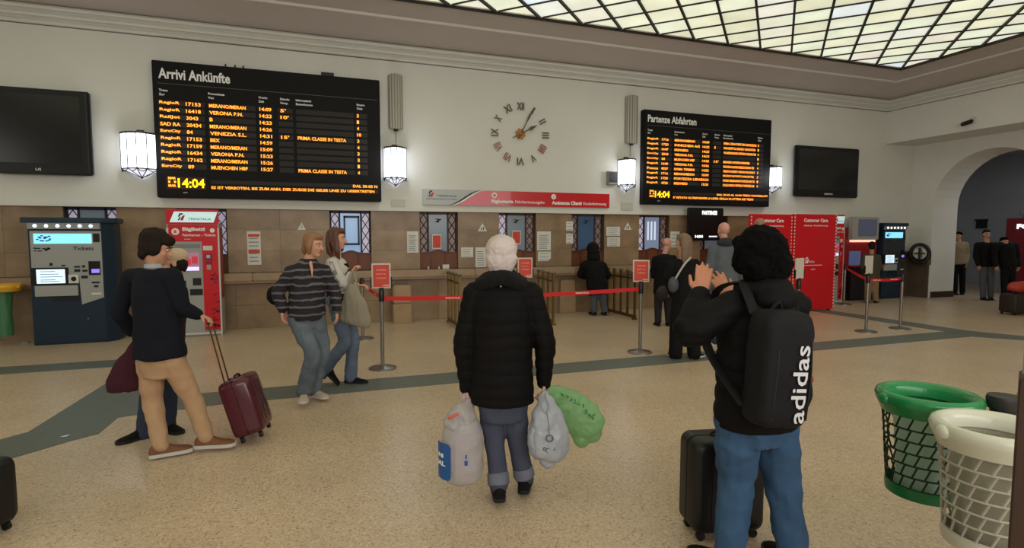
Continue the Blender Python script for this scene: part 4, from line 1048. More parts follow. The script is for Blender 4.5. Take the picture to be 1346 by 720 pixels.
# =================================================================== people
def dirh(deg):
    a = math.radians(deg); return F0*math.cos(a) + RT*math.sin(a)      # 0 = away from the camera, 90 = to its right, 180 = towards it
ZU = Vector((0,0,1))
def frame3(fwd, up=ZU):
    f = fwd.normalized(); s = f.cross(up).normalized(); u = s.cross(f)
    return s, f, u, Matrix((s, f, u)).transposed()
def solid(mb, name, m, parent, vox=.009, it=3, disp=None, label=None, fac=.5):
    me = bpy.data.meshes.new('tmp'); me.from_pydata(mb.v, [], mb.f)
    bm = bmesh.new(); bm.from_mesh(me); bmesh.ops.recalc_face_normals(bm, faces=bm.faces); bm.to_mesh(me); bm.free()
    o = bpy.data.objects.new('tmp', me); COL.objects.link(o)
    r = o.modifiers.new('r', 'REMESH'); r.mode = 'VOXEL'; r.voxel_size = vox
    if it: q = o.modifiers.new('s', 'SMOOTH'); q.iterations = it; q.factor = fac
    dg = bpy.context.evaluated_depsgraph_get(); dg.update()
    me2 = bpy.data.meshes.new_from_object(o.evaluated_get(dg)); bpy.data.objects.remove(o); bpy.data.meshes.remove(me)
    n = len(me2.vertices); co = np.empty(n*3, 'f'); me2.vertices.foreach_get('co', co); co = co.reshape(-1, 3)
    if disp:
        no = np.empty(n*3, 'f'); me2.vertex_normals.foreach_get('vector', no); no = no.reshape(-1, 3)
        d = np.array([disp(c) for c in co], 'f'); co = co + no*d[:, None]
    if parent is not None and parent.name in ROOTM:
        Mi = np.array(ROOTM[parent.name].inverted()); co = co @ Mi[:3,:3].T + Mi[:3,3]
    me2.vertices.foreach_set('co', co.astype('f').ravel())
    me2.polygons.foreach_set('use_smooth', [True]*len(me2.polygons)); me2.update(); me2.name = name
    me2.materials.clear(); me2.materials.append(m)
    o = bpy.data.objects.new(name, me2); COL.objects.link(o); o.parent = parent
    if parent is not None and parent.name in ROOTM: ROOTM[o.name] = ROOTM[parent.name]
    if label: o['label'] = label
    return o
def wrinkle(amp, sc, st=(1,1,1.0), off=0.):
    def f(c):
        v = Vector((c[0]*sc*st[0]+off, c[1]*sc*st[1], c[2]*sc*st[2])); n = noise.noise(v); return amp*(1-2*abs(n))*.7 + amp*.5*noise.noise(v*2.3)
    return f
def quilt(amp, per, wamp=.003, sc=9., z0=0.):
    w_ = wrinkle(wamp, sc)
    def f(c):
        z = c[2] + .012*noise.noise(Vector((c[0]*5, c[1]*5, c[2]*3))) - z0
        return amp*(abs(math.sin(PI*z/per))**.6 - .6) + w_(c)
    return f
def hand(mb, wr, d, pn, s=1., curl=.35, thumb=1, spread=.12, lens=(.066,.076,.070,.056)):
    d = d.normalized(); pn = (pn - d*pn.dot(d)).normalized(); sd = d.cross(pn)*thumb      # sd: towards the thumb
    mb.tube([wr - d*.02, wr + d*.02*s, wr + d*.05*s, wr + d*.088*s], [(.026*s,.019*s),(.031*s,.016*s),(.040*s,.015*s),(.038*s,.011*s)], n=12, side=sd)
    for i in range(4):
        q = .030 - .020*i; b_ = wr + d*(.084 if i in (1,2) else .078)*s + sd*q*s
        dv = (d + sd*(spread*(1.5-i)*.8)).normalized(); L_ = lens[i]*s; P = [b_]
        for k, fr in enumerate((.45,.3,.25)):
            a = curl*(k+.6); dv2 = (dv*math.cos(a) + pn*math.sin(a)).normalized(); P.append(P[-1] + dv2*L_*fr*1.1)
        mb.tube(P, [.0092*s,.0088*s,.0082*s,.0066*s], n=8)
    b_ = wr + d*.028*s + sd*.028*s; t1 = (d*.7 + sd*.75 + pn*.25).normalized(); t2 = (d*.95 + sd*.25 + pn*(.3+curl*.4)).normalized()
    mb.tube([b_ - t1*.01, b_ + t1*.032*s, b_ + t1*.032*s + t2*.028*s, b_ + t1*.032*s + t2*.048*s], [.014*s,.0115*s,.0105*s,.0085*s], n=8)
def head(mb, c, hf, hu, s=1.):
    sd, f, u, M3 = frame3(hf, hu)
    P = lambda a, b_, c_: c + (sd*a + f*b_ + u*c_)*s
    E = lambda p, r: mb.ell(P(*p), tuple(x*s for x in r), M3)
    E((0,-.012,.030), (.075,.094,.086)); E((0,.022,-.032), (.059,.068,.080)); E((0,.055,-.090), (.028,.026,.022))
    E((0,.020,-.075), (.050,.052,.035)); E((0,.078,.024), (.050,.016,.012))
    mb.tube([P(0,.086,.012), P(0,.100,-.012), P(0,.108,-.030)], [(.008*s,.009*s),(.010*s,.012*s),(.015*s,.012*s)], n=8, side=sd)
    for q in (-1, 1):
        E((q*.074,-.006,-.008), (.009,.018,.030)); E((q*.036,.066,-.024), (.020,.018,.018))
    return sd, f, u, M3, P
def face_parts(par, P, M3, s, browm, lip):
    for q in (-1, 1):
        build(MB().ell(P(q*.031,.080,.006), (.0125*s,.009*s,.0085*s), M3, 10, 7), 'eye', mat('eye_white',(206,200,194),.3), par, smooth=True)
        build(MB().ell(P(q*.031,.0875,.005), (.0062*s,.003*s,.0065*s), M3, 8, 5), 'iris', mat('iris_dark',(40,28,22),.3), par, smooth=True)
        build(MB().tube([P(q*.014,.093,.024), P(q*.032,.092,.030), P(q*.050,.080,.024)], .0035*s, n=6, smooth=2), 'eyebrow', browm, par, smooth=True)
    build(MB().tube([P(-.022,.088,-.057), P(-.008,.097,-.054), P(0,.098,-.056), P(.008,.097,-.054), P(.022,.088,-.057)], [(.002*s,.002*s),(.006*s,.004*s),(.0055*s,.0045*s),(.006*s,.004*s),(.002*s,.002*s)], n=8, smooth=2), 'lips', lip, par, smooth=True)
def shoe(par, an, dh, m, sole, s=1., pitch=0., h=1., name='shoe'):
    f = dh.normalized(); sd = f.cross(ZU)
    st = ((-.072,.010,.03),(-.066,.028,.062),(-.045,.034,.088),(-.01,.037,.095),(.03,.038,.088),(.07,.043,.066),(.11,.047,.052),(.15,.046,.044),(.178,.036,.036),(.195,.014,.022))
    base = Vector((an.x, an.y, max(0., an.z - .085*s)))
    R_ = Matrix.Rotation(-pitch, 3, sd)
    pv = base + f*.10*s
    def T(u, a, z): 
        p = base + f*u*s + sd*a*s + ZU*z*s; return pv + R_ @ (p - pv) if pitch else p
    for part in (0, 1):
        mb = MB(); n = 11; vs = []
        for u, w_, hh in st:
            for k in range(n):
                t = PI*k/(n-1)
                if part == 0: vs.append(T(u, w_*math.cos(t)*(1 if abs(math.cos(t)) < .9 else 1.), .018 + (hh*h-.018)*max(0, math.sin(t))**.75))
                else:
                    vs.append(T(u*1.03, w_*1.08*math.cos(t), .0 if 0 < k < n-1 else .024))
        fs = [(i*n+k, i*n+(k+1) % n, (i+1)*n+(k+1) % n, (i+1)*n+k) for i in range(len(st)-1) for k in range(n)]
        fs += [tuple(range(n-1,-1,-1)), tuple((len(st)-1)*n+k for k in range(n))]
        if part == 1:
            # flat slab sole
            vs = []; n = 2
            prof = [(u*1.03, w_*1.1) for u, w_, _ in st]
            out = [(u, w_) for u, w_ in prof] + [(u, -w_) for u, w_ in prof[::-1]]
            N_ = len(out); vs = [T(u, a, 0.) for u, a in out] + [T(u, a, .024) for u, a in out]
            fs = [tuple(range(N_)), tuple(range(2*N_-1, N_-1, -1))] + [(i, i+N_, (i+1) % N_+N_, (i+1) % N_) for i in range(N_)]
        mb.add(vs, fs)
        if part == 0: o = build(mb, name, m, par, smooth=True)
        else: build(mb, 'sole', sole, o, root=par)
    return o
def spine(J, t): return J['hip'] + (J['neck'] - J['hip'])*t
def torso(mb, J, rings):
    """rings: (t along hip>neck, half width, half depth, shift to the front)"""
    sd = J['side']; fr = J['front']
    mb.tube([spine(J, t) + fr*(q[0] if q else 0) for t, rx, ry, *q in rings], [(rx, ry) for t, rx, ry, *q in rings], n=20, side=sd, smooth=3, cap=False)
def limb(mb, pts, rad, n=12, sm=4, side=None): mb.tube(pts, rad, n=n, smooth=sm, side=side, cap=True)
SKIN = mat('skin', (205,152,128), .55, var=.04, scale=30); SKIN2 = mat('skin_tan', (190,140,112), .55, var=.04, scale=30)
SKIN3 = mat('skin_olive', (190,128,98), .55, var=.04, scale=30)
LIP = mat('lip', (160,84,78), .5)
def person(label, D, j, heading, hh, s=1., head_s=1., skin=SKIN, hair=None, hairm=None, top=None, bottoms=None, shoes=None, hands=(), vox=.008, tilt=0., group=None, face=True, foot=(None, None), pitch=(0, 0), gvox=.010, slim=1.):
    P_ = lambda q: plane_pt(q[0], q[1], D + (q[2] if len(q) > 2 else 0))
    J = {k: P_(v) for k, v in j.items()}
    J['hip'] = (J['hA'] + J['hB'])/2
    J['side'] = (J['sB'] - J['sA']).normalized(); fr = dirh(heading); J['front'] = (fr - J['side']*fr.dot(J['side'])).normalized()
    root = thing('person', label, 'person', (J['hip'].x, J['hip'].y, 0), group=group)
    B = MB(); sd = J['side']; fr = J['front']
    # --- body
    torso(B, J, [(-.18,.10*s,.08*s), (-.04,.145*s*slim,.10*s), (.08,.15*s*slim,.10*s), (.35,.125*s*slim,.085*s), (.7,.148*s*slim,.10*s), (.88,.14*s,.085*s), (.97,.07*s,.06*s)])
    for a in 'AB':
        limb(B, [J['s'+a], J['e'+a], J['w'+a]], [.050*s,.037*s,.024*s]); limb(B, [J['h'+a], J['k'+a], J['a'+a]], [.078*s,.052*s,.036*s])
        J['clav'+a] = spine(J, .9) + (J['s'+a]-spine(J, .9))*.3
        limb(B, [J['clav'+a], J['s'+a]], [.05*s,.05*s], sm=0)
    hf = dirh(hh); hu = (ZU + hf*tilt).normalized(); 
    sdh, f, u, M3, PP = head(B, J['head'], hf - ZU*tilt*0 if not tilt else (hf - hu*hf.dot(hu)), hu, head_s)
    limb(B, [spine(J, .93), J['neck'] + fr*.01, J['head'] - u*.07*head_s - f*.01], [.062*s,.052*s,.052*s], sm=3)
    for a, h_ in zip('AB', hands):
        if h_: hand(B, J['w'+a], h_['d'], h_['p'], h_.get('s', s), h_.get('curl', .35), h_.get('thumb', 1), h_.get('spread', .12))
    body = solid(B, 'body', skin, root, vox, 2)
    if face: face_parts(root, PP, M3, head_s, hairm or mat('brow_grey',(90,80,74)), LIP)
    return root, J, PP, M3
def hairmesh(root, PP, M3, s, items, m, disp=None, vox=.009, it=3, name='hair', label=None):
    mb = MB()
    for it_ in items:
        if it_[0] == 'e': mb.ell(PP(*it_[1]), tuple(x*s for x in it_[2]), M3)
        else: mb.tube([PP(*p) for p in it_[1]], [tuple(x*s for x in r) if isinstance(r, tuple) else r*s for r in it_[2]], n=12, side=M3.col[0], smooth=3)
    return solid(mb, name, m, root, vox, it, disp, label)
SHORT = [('e',(0,-.022,.052),(.083,.096,.080)), ('e',(0,-.050,.0),(.076,.062,.075)), ('e',(0,.045,.085),(.062,.045,.034))]
def strand(amp=.004, sc=22, z=.25): 
    return lambda c: amp*noise.noise(Vector((c[0]*sc*2, c[1]*sc*2, c[2]*sc*z)))*1.6 + amp*.6*noise.noise(Vector((c[0]*sc*.6, c[1]*sc*.6, c[2]*sc*.4)))
def jacket(root, J, rings, arms, m, s=1., vox=.0095, disp=None, name='jacket', it=3, extra=None, sleeves='AB', ends=1.0, label=None):
    mb = MB(); torso(mb, J, rings)
    for a in sleeves:
        w_ = J['e'+a] + (J['w'+a]-J['e'+a])*ends
        limb(mb, [J['clav'+a], J['s'+a]], [arms[0]*.95, arms[0]], sm=0)
        limb(mb, [J['s'+a], J['s'+a].lerp(J['e'+a], .5), J['e'+a], J['e'+a].lerp(w_, .5), w_ ], [arms[0], (arms[0]+arms[1])/2, arms[1], (arms[1]+arms[2])/2, arms[2]])
    if extra: extra(mb)
    return solid(mb, name, m, root, vox, it, disp, label)
def trousers(root, J, rings, legs, m, vox=.0095, disp=None, name='trousers', it=3, ends=1.02, label=None):
    mb = MB(); torso(mb, J, rings)
    for a in 'AB':
        e = J['k'+a] + (J['a'+a]-J['k'+a])*ends
        limb(mb, [J['h'+a], J['h'+a].lerp(J['k'+a], .5), J['k'+a], J['k'+a].lerp(e, .5), e], list(legs))
    return solid(mb, name, m, root, vox, it, disp, label)
def cloth(name, rgb, var=.1, rough=.85, sheen=.1, sc=6, bump=.25, bs=220): return mat(name, rgb, rough, var=var, scale=sc, bump=bump, bscale=bs, sheen=0, spec=.2)
DENIM = cloth('denim_mid', (92,104,122), .28, sc=5); DENIMD = cloth('denim_dark', (52,60,78), .2, sc=5); DENIMF = cloth('denim_faded', (98,108,118), .35, sc=5)
DENIMB = cloth('denim_blue', (56,84,116), .25, sc=5); CHINO = cloth('chino_tan', (178,144,112), .08); NAVYB = cloth('blazer_navy', (18,20,30), .1)
BLK = cloth('black_cloth', (17,15,17), .15); PUFF = mat('black_puffer', (14,12,13), .75, var=.1, scale=9, bump=.1, bscale=60, spec=.15)
GREYJ = cloth('grey_jersey', (92,98,104), .1); WHT = cloth('white_cloth', (196,190,184), .06); 
HBROWN = mat('hair_dark_brown', (30,20,17), .75, spec=.2, var=.3, scale=60, stretch=(3,3,.4)); HWHITE = mat('hair_white', (206,192,188), .7, var=.12, scale=70, stretch=(3,3,.5), bump=.5, bscale=160)
HBLOND = mat('hair_dark_blond', (140,100,66), .5, var=.35, scale=50, stretch=(3,3,.4)); HCHEST = mat('hair_chestnut', (88,50,36), .45, var=.35, scale=50, stretch=(3,3,.4))
HASH = mat('hair_ash', (120,98,78), .5, var=.3, scale=50, stretch=(3,3,.4)); HBLACK = mat('hair_black', (9,8,8), .95, var=.3, scale=60, bump=.6, bscale=120, spec=.1)
SOLEW = mat('sole_white', (190,184,176), .6); SOLEB = mat('sole_black', (20,18,18), .6)
dp = lambda px, py: depth_of(onZ(px, py))
DN = -ZU
# ---- 1 man in navy blazer
D1 = dp(232, 597)
root, J, PP, M3 = person('man in navy blazer and tan trousers holding the handle of the maroon suitcase', D1,
    dict(head=(205,326), neck=(202,350,.0), sA=(173,365,.08), sB=(228,364,-.07), eA=(157,410,.06), wA=(178,441,.2), eB=(240,404,-.04), wB=(263,414,.08),
         hA=(197,474,.03), hB=(225,474,-.03), kA=(201,529,.02), aA=(211,583,-.06), kB=(252,521,.06), aB=(270,572,.07)),
    30, 70, 1.0, 1.02, SKIN2, hairm=HBROWN, tilt=.28, hands=(None, dict(d=dirh(95)+DN*.4, p=DN*1.+dirh(180)*.3, curl=.9, thumb=-1, s=.95)))
hairmesh(root, PP, M3, 1.02, SHORT + [('e',(0,.05,.07),(.07,.055,.05)), ('e',(0,-.06,-.055),(.072,.042,.05)), ('e',(.062,-.005,.005),(.030,.055,.062)), ('e',(-.062,-.005,.005),(.030,.055,.062)), ('e',(0,-.02,.07),(.092,.10,.075))], HBROWN, strand(.006, 20))
jacket(root, J, [(.045,.205,.155), (.12,.202,.150), (.35,.19,.135), (.7,.185,.13), (.88,.165,.105), (.97,.09,.075)], (.066,.057,.044), NAVYB, disp=wrinkle(.009, 5), name='blazer', ends=.80)
J1 = J
solid(MB().tube([J['neck']+Vector((0,0,-.015)), J['neck']+Vector((0,0,.02))]+[], [(.066,.062),(.059,.056)], n=16, cap=False), 'shirt_collar', mat('collar_blue',(160,168,178),.8), root, .007, 1)
trousers(root, J, [(-.16,.13,.11), (.0,.168,.118), (.10,.16,.115)], (.090,.081,.067,.060,.056), CHINO, disp=wrinkle(.010, 8), label='tan chino trousers')
SHB = mat('suede_brown', (112,72,48), .7, var=.1, scale=20)
shoe(root, J['aA'], dirh(55), SHB, SOLEW, 1.08); shoe(root, J['aB'], dirh(78), SHB, SOLEW, 1.08)
# ---- 2 person facing him
D2 = dp(205, 572)
root, J, PP, M3 = person('person in jeans and pale cap mostly hidden behind the man in the navy blazer', D2,
    dict(head=(229,346), neck=(222,366,.03), sA=(196,377,-.03), sB=(232,377,.05), eA=(186,412,.0), wA=(182,444,-.05), eB=(228,415,.1), wB=(214,432,-.1),
         hA=(204,466,.0), hB=(222,466,.02), kA=(196,520,.0), aA=(189,571,-.05), kB=(222,515,.05), aB=(221,560,.12)),
    190, 245, .93, .95, SKIN, hairm=HBROWN, tilt=.15, hands=(dict(d=DN, p=dirh(90), curl=.8), dict(d=dirh(270), p=DN, curl=.5)))
hairmesh(root, PP, M3, .95, [('e',(0,-.02,.055),(.084,.10,.075)), ('e',(0,.05,.058),(.066,.06,.02))], mat('cap_beige',(196,170,140),.8), vox=.008, name='cap')
hairmesh(root, PP, M3, .95, [('e',(0,-.045,-.01),(.08,.06,.075)), ('e',(.06,-.0,-.02),(.02,.03,.05)), ('e',(-.06,-.0,-.02),(.02,.03,.05))], HBROWN, strand(.004))
jacket(root, J, [(-.06,.165,.12), (.35,.15,.11), (.7,.155,.11), (.88,.14,.095), (.97,.08,.065)], (.056,.05,.04), cloth('dark_maroon_cloth',(50,26,34),.1), disp=wrinkle(.005, 6), name='sweater')
trousers(root, J, [(-.16,.12,.10), (.0,.16,.12), (.1,.155,.115)], (.088,.078,.066,.062,.06), DENIMD, disp=wrinkle(.006, 7))
shoe(root, J['aA'], dirh(215), BLK, SOLEB, 1.0); shoe(root, J['aB'], dirh(120), BLK, SOLEB, 1.0)
# maroon coat hanging from the left hand
pm = lambda x, y, d=0: plane_pt(x, y, D2 + d)
r = thing('folded_coat', 'maroon coat carried low beside the legs of the man in the navy blazer', 'coat', tuple(Vector((pm(170,500).x, pm(170,500).y, pm(170,515).z))))
solid(MB().tube([pm(181,448,-.13), pm(178,461,-.20), pm(170,482,-.23), pm(165,505,-.23), pm(165,513,-.23)], [(.03,.03),(.06,.04),(.11,.055),(.145,.06),(.14,.05)], n=16, side=RT - ZU*.35, smooth=3, cap=False), 'coat_cloth', cloth('maroon_cloth',(66,28,40),.12), r, .01, 2, wrinkle(.010, 7, (2,2,.6)))
# ---- 3 woman in striped jacket
D3 = dp(402, 529)
root, J, PP, M3 = person('woman in a dark striped quilted jacket and faded jeans walking to the right', D3,
    dict(head=(412,322), neck=(405,343,.02), sA=(383,357,-.09), sB=(426,356,.09), eA=(366,384,-.10), wA=(371,407,-.12), eB=(440,384,.12), wB=(443,408,.06),
         hA=(391,418,-.04), hB=(415,418,.04), kA=(411,466,-.12), aA=(400,513,-.05), kB=(424,460,.08), aB=(413,510,.12)),
    145, 108, .96, .98, SKIN, hairm=mat('brow_brown',(90,62,44)), tilt=.12, hands=(dict(d=DN+dirh(90)*.1, p=dirh(90), curl=.45, thumb=-1), dict(d=DN, p=dirh(270), curl=.45, thumb=1)))
hairmesh(root, PP, M3, .98, SHORT + [('t',[(.05,-.01,.08),(.075,.0,.0),(.070,.005,-.07)],[(.03,.04),(.026,.045),(.016,.03)]), ('t',[(-.05,-.01,.08),(-.075,.0,.0),(-.070,.005,-.07)],[(.03,.04),(.026,.045),(.016,.03)]), ('e',(0,-.07,-.04),(.07,.045,.07))], HBLOND, strand(.006, 20))
# stripes woven into the jacket, following its height
m = mat('striped_fleece', (40,38,44), .8); nt = m.node_tree; N = nt.nodes; L = nt.links; b = N['Principled BSDF']
tc = N.new('ShaderNodeTexCoord'); wv = N.new('ShaderNodeTexWave'); wv.wave_type = 'BANDS'; wv.bands_direction = 'Z'; wv.inputs['Scale'].default_value = 4.4; wv.inputs['Distortion'].default_value = 2.6; wv.inputs['Detail'].default_value = 2; wv.inputs['Detail Scale'].default_value = 2
L.new(tc.outputs['Object'], wv.inputs['Vector']); cr = N.new('ShaderNodeValToRGB'); L.new(wv.outputs['Fac'], cr.inputs[0])
cr.color_ramp.elements[0].position = .62; cr.color_ramp.elements[0].color = hexc(28,26,32); cr.color_ramp.elements[1].position = .95; cr.color_ramp.elements[1].color = hexc(104,98,104)
e = cr.color_ramp.elements.new(.80); e.color = hexc(58,54,62); L.new(cr.outputs[0], b.inputs['Base Color'])
jacket(root, J, [(-.04,.16,.12), (.10,.178,.135), (.35,.17,.13), (.7,.172,.135), (.86,.145,.11), (.95,.10,.085), (1.03,.075,.072)], (.064,.062,.045), m, disp=quilt(.009, .072, .005, 8), ends=.96, label='dark jacket with lighter hazy stripes')
build(MB().tube([spine(J,.98)+J['front']*.085, spine(J,.86)+J['front']*.135, spine(J,.75)+J['front']*.148], [.016,.012,.004], n=8), 'neck_opening', SKIN, root, smooth=True)
trousers(root, J, [(-.16,.12,.10), (.0,.158,.12), (.1,.15,.115)], (.092,.085,.072,.07,.072), DENIMF, disp=wrinkle(.011, 8))
SHP = mat('shoe_beige', (178,160,146), .7)
shoe(root, J['aA'], dirh(165), SHP, SOLEW, .95); shoe(root, J['aB'], dirh(120), SHP, SOLEW, .95)
rb = thing('shoulder_bag', 'small black bag at the back of the woman in the striped jacket', 'bag', tuple(plane_pt(360, 388, D3+.05)))
solid(MB().ell(plane_pt(362, 388, D3+.05), (.085,.06,.095), Matrix((RT, F0, ZU)).transposed()), 'bag_body', BLK, rb, .01, 2, wrinkle(.006, 9))
solid(MB().tube([plane_pt(363,384,D3+.03), plane_pt(372,362,D3+.05), plane_pt(384,349,D3+.0)], .012, n=8, smooth=4), 'strap', BLK, rb, .007, 1)
# ---- 4 woman in white jacket
D4 = dp(462, 505)
root, J, PP, M3 = person('woman with long chestnut hair in a white jacket striding right with a grey tote bag', D4,
    dict(head=(443,314), neck=(441,337,.0), sA=(437,346,-.15), sB=(446,345,.15), eA=(452,378,-.2), wA=(462,359,-.14), eB=(453,378,.18), wB=(470,375,.08),
         hA=(441,394,-.08), hB=(447,394,.08), kA=(453,449,-.08), aA=(425,489,-.06), kB=(464,444,.08), aB=(461,494,.06)),
    92, 92, .96, .98, SKIN, hairm=HCHEST, hands=(dict(d=ZU*.8+dirh(90)*.5, p=dirh(90)+DN*.2, curl=1.0, thumb=1), dict(d=dirh(90), p=DN, curl=.8)))
hairmesh(root, PP, M3, .98, SHORT + [('t',[(0,-.07,.04),(0,-.085,-.05),(.01,-.07,-.13),(.02,-.04,-.20)],[(.075,.05),(.08,.045),(.075,.04),(.05,.028)]), ('t',[(.06,-.02,.06),(.08,.0,-.04),(.085,.02,-.13),(.07,.04,-.22)],[(.02,.05),(.02,.05),(.02,.04),(.014,.022)]), ('t',[(-.06,-.02,.06),(-.08,.0,-.04),(-.085,.02,-.13)],[(.02,.05),(.02,.05),(.016,.03)])], HCHEST, strand(.007, 20))
jacket(root, J, [(.12,.135,.11,.01), (.35,.135,.112,.01), (.7,.14,.125,.01), (.88,.125,.10), (.97,.075,.07)], (.058,.05,.04), WHT, disp=wrinkle(.006, 7), name='white_jacket', ends=.9)
jacket(root, J, [(-.05,.15,.118), (.08,.152,.12), (.22,.14,.115), (.5,.13,.12,.02), (.85,.10,.10,.03)], (.03,.03,.03), BLK, disp=wrinkle(.004, 7), name='black_top', ends=.1)
for k in range(3):
    o_ = J['side']*-.0 + dirh(180)*(.052) + dirh(90)*(-.012+.013*k)
    build(MB().tube([J['sA']+dirh(180)*.05+dirh(90)*(-.015+.014*k)+ZU*.02, J['sA'].lerp(J['eA'],.5)+dirh(180)*.053+dirh(90)*(-.015+.014*k), J['eA']+dirh(180)*.048+dirh(90)*(-.02+.014*k)], .004, n=6, smooth=3), 'sleeve_stripe', M_dark, root)
trousers(root, J, [(-.16,.12,.10), (.0,.152,.125), (.1,.145,.12)], (.09,.082,.068,.064,.066), DENIM, disp=wrinkle(.010, 8))
shoe(root, J['aA'], dirh(85), BLK, SOLEB, .95, pitch=.8); shoe(root, J['aB'], dirh(95), BLK, SOLEB, .98)
pt = lambda x, y, d=-.29: plane_pt(x, y, D4 + d)
r = thing('tote_bag', 'large grey cloth tote bag hanging from the hand of the woman in white', 'bag', tuple(pt(467,428)))
solid(MB().tube([pt(463,374), pt(463,388), pt(466,405), pt(467,420), pt(466,426)], [(.04,.03),(.09,.05),(.145,.07),(.165,.07),(.15,.05)], n=18, side=RT, smooth=3, cap=False), 'bag_body', cloth('tote_grey',(142,134,118),.08), r, .01, 3, wrinkle(.010, 8, (1.6,1.6,.5)))
for q in (-1, 1):
    build(MB().tube([pt(459+q*3,385,-.29+q*.03), pt(461+q*2,366,-.25+q*.02), pt(464,355,-.15), pt(466+q*2,368,-.25), pt(470+q*3,388,-.29+q*.03)], [(.012,.004)]*5, n=8, smooth=4), 'strap', cloth('tote_grey',(142,134,118)), r, smooth=True)
# ---- 5 white-haired woman
D5 = dp(670, 658)
root, J, PP, M3 = person('white-haired woman in a long black padded coat seen from behind carrying plastic bags', D5,
    dict(head=(659,337), neck=(659,366,.0), sA=(624,386,.0), sB=(698,386,.0), eA=(610,452,.0), wA=(614,508,.03), eB=(716,450,.0), wB=(715,500,.03),
         hA=(644,520,.0), hB=(676,520,.0), kA=(650,580,.03), aA=(656,636,-.04), kB=(680,577,.06), aB=(689,626,.09)),
    0, 0, .98, 1.0, SKIN, hairm=HWHITE, hands=(dict(d=DN, p=dirh(90), curl=.9, thumb=1), dict(d=DN, p=dirh(270), curl=.9, thumb=-1)))
hairmesh(root, PP, M3, 1.0, [('e',(0,-.025,.045),(.098,.106,.088)), ('e',(0,-.055,-.015),(.097,.07,.082)), ('e',(0,.04,.08),(.07,.05,.04)), ('e',(0,-.06,-.06),(.075,.045,.05))], HWHITE,
         lambda c: .007*noise.noise(Vector(c)*26) + .004*noise.noise(Vector(c)*60), vox=.0075, it=2, label='short fluffy white hair')
jacket(root, J, [(-.05,.196,.15), (.05,.195,.155), (.35,.185,.145), (.7,.19,.145), (.86,.175,.125), (.96,.11,.095)], (.072,.066,.046), PUFF, disp=quilt(.006, .075, .003, 8), name='padded_coat', ends=1.03)
mb = MB(); cN = J['neck'] + Vector((0,0,.0))
ring = []
for i in range(17):
    a = 2*PI*i/16; ring.append(cN + RT*.118*math.cos(a) + F0*.10*math.sin(a) + ZU*(.012 - .05*abs(math.cos(a))**2 + .0*math.sin(a)))
mb.tube(ring, .050, n=10, cap=False); mb.ell(cN - F0*.04+ZU*.01, (.10,.07,.05), Matrix((RT,F0,ZU)).transposed())
solid(mb, 'fur_collar', mat('fur_black',(12,10,12),.95,bump=.8,bscale=260), root, .009, 1, lambda c: .007*noise.noise(Vector(c)*45))
build(MB().ell(cN - F0*.145 - ZU*.035, (.006,.004,.006)), 'collar_stud', M_steel, root)
trousers(root, J, [(-.2,.13,.11), (.0,.165,.125)], (.085,.076,.064,.058,.060), cloth('denim_slate',(72,76,94),.22,sc=5), disp=wrinkle(.008, 8), ends=.98, name='jeans')
for a in 'AB':
    e = J['k'+a].lerp(J['a'+a], .72); e2 = J['k'+a].lerp(J['a'+a], 1.0)
    solid(MB().tube([e, e.lerp(e2,.5), e2], [.064,.066,.067], n=16, cap=False), 'jeans_cuff', cloth('denim_pale',(112,116,130),.2), root, .008, 1, wrinkle(.004, 10))
    limbm = MB().tube([J['a'+a]+ZU*.01, J['a'+a]-ZU*.02], [.052,.05], n=12); solid(limbm, 'boot_shaft', BLK, root, .009, 1)
shoe(root, J['aA'], dirh(-4), BLK, SOLEB, 1.0, h=1.2, name='boot'); shoe(root, J['aB'], dirh(6), BLK, SOLEB, 1.0, h=1.2, name='boot')
J5 = J
# ---- 6 man with backpack
D6 = 2.62
root, J, PP, M3 = person('man with bushy black hair, black puffer jacket and blue jeans raising his left hand', D6,
    dict(head=(994,341,.0), neck=(1000,378,.0), sA=(960,405,-.06), sB=(1042,402,.07), eA=(906,436,-.10), wA=(921,388,.06), eB=(1030,450,.22), wB=(956,392,.34),
         hA=(970,552,-.02), hB=(1018,552,.02), kA=(968,634,.03), aA=(957,738,.0), kB=(1028,632,.04), aB=(1044,740,.0)),
    -22, -12, 1.06, 1.04, SKIN3, hairm=HBLACK, hands=(dict(d=ZU*1.0+dirh(60)*.22+dirh(0)*.1, p=dirh(20), curl=.16, thumb=1, s=1.02, spread=.07), dict(d=ZU*.9+dirh(-60)*.4, p=dirh(0), curl=.3, thumb=-1, s=1.0)), vox=.0065)
hairmesh(root, PP, M3, 1.04, [('e',(0,-.03,.045),(.118,.118,.108)), ('e',(.04,-.07,-.02),(.085,.07,.09)), ('e',(-.04,-.06,-.01),(.08,.07,.09)), ('e',(0,.03,.07),(.09,.07,.06)), ('e',(-.075,.0,.0),(.035,.06,.07)), ('e',(.075,.0,.0),(.035,.06,.07))], HBLACK,
         lambda c: .010*noise.noise(Vector(c)*24) + .007*noise.noise(Vector(c)*60), vox=.007, it=1, label='bushy black hair')
jacket(root, J, [(-.03,.205,.15), (.03,.215,.162), (.35,.21,.16), (.7,.21,.16), (.87,.185,.13), (.98,.11,.09)], (.082,.074,.055), PUFF, disp=quilt(.008, .085, .004, 7), name='puffer_jacket', ends=.93)
fr = J['front']; sd = J['side']; nk = J['neck']
mb = MB().tube([nk + sd*-.10 + ZU*-.01 - fr*.0, nk - fr*.09 + ZU*.0, nk + sd*.11 - fr*.02 + ZU*-.02], [.05,.062,.05], n=12, smooth=5)
mb.ell(nk - fr*.10 - ZU*.045, (.115,.07,.065), frame3(fr)[3])
solid(mb, 'hood', PUFF, root, .009, 3, wrinkle(.006, 9), label='bunched hood behind the neck')
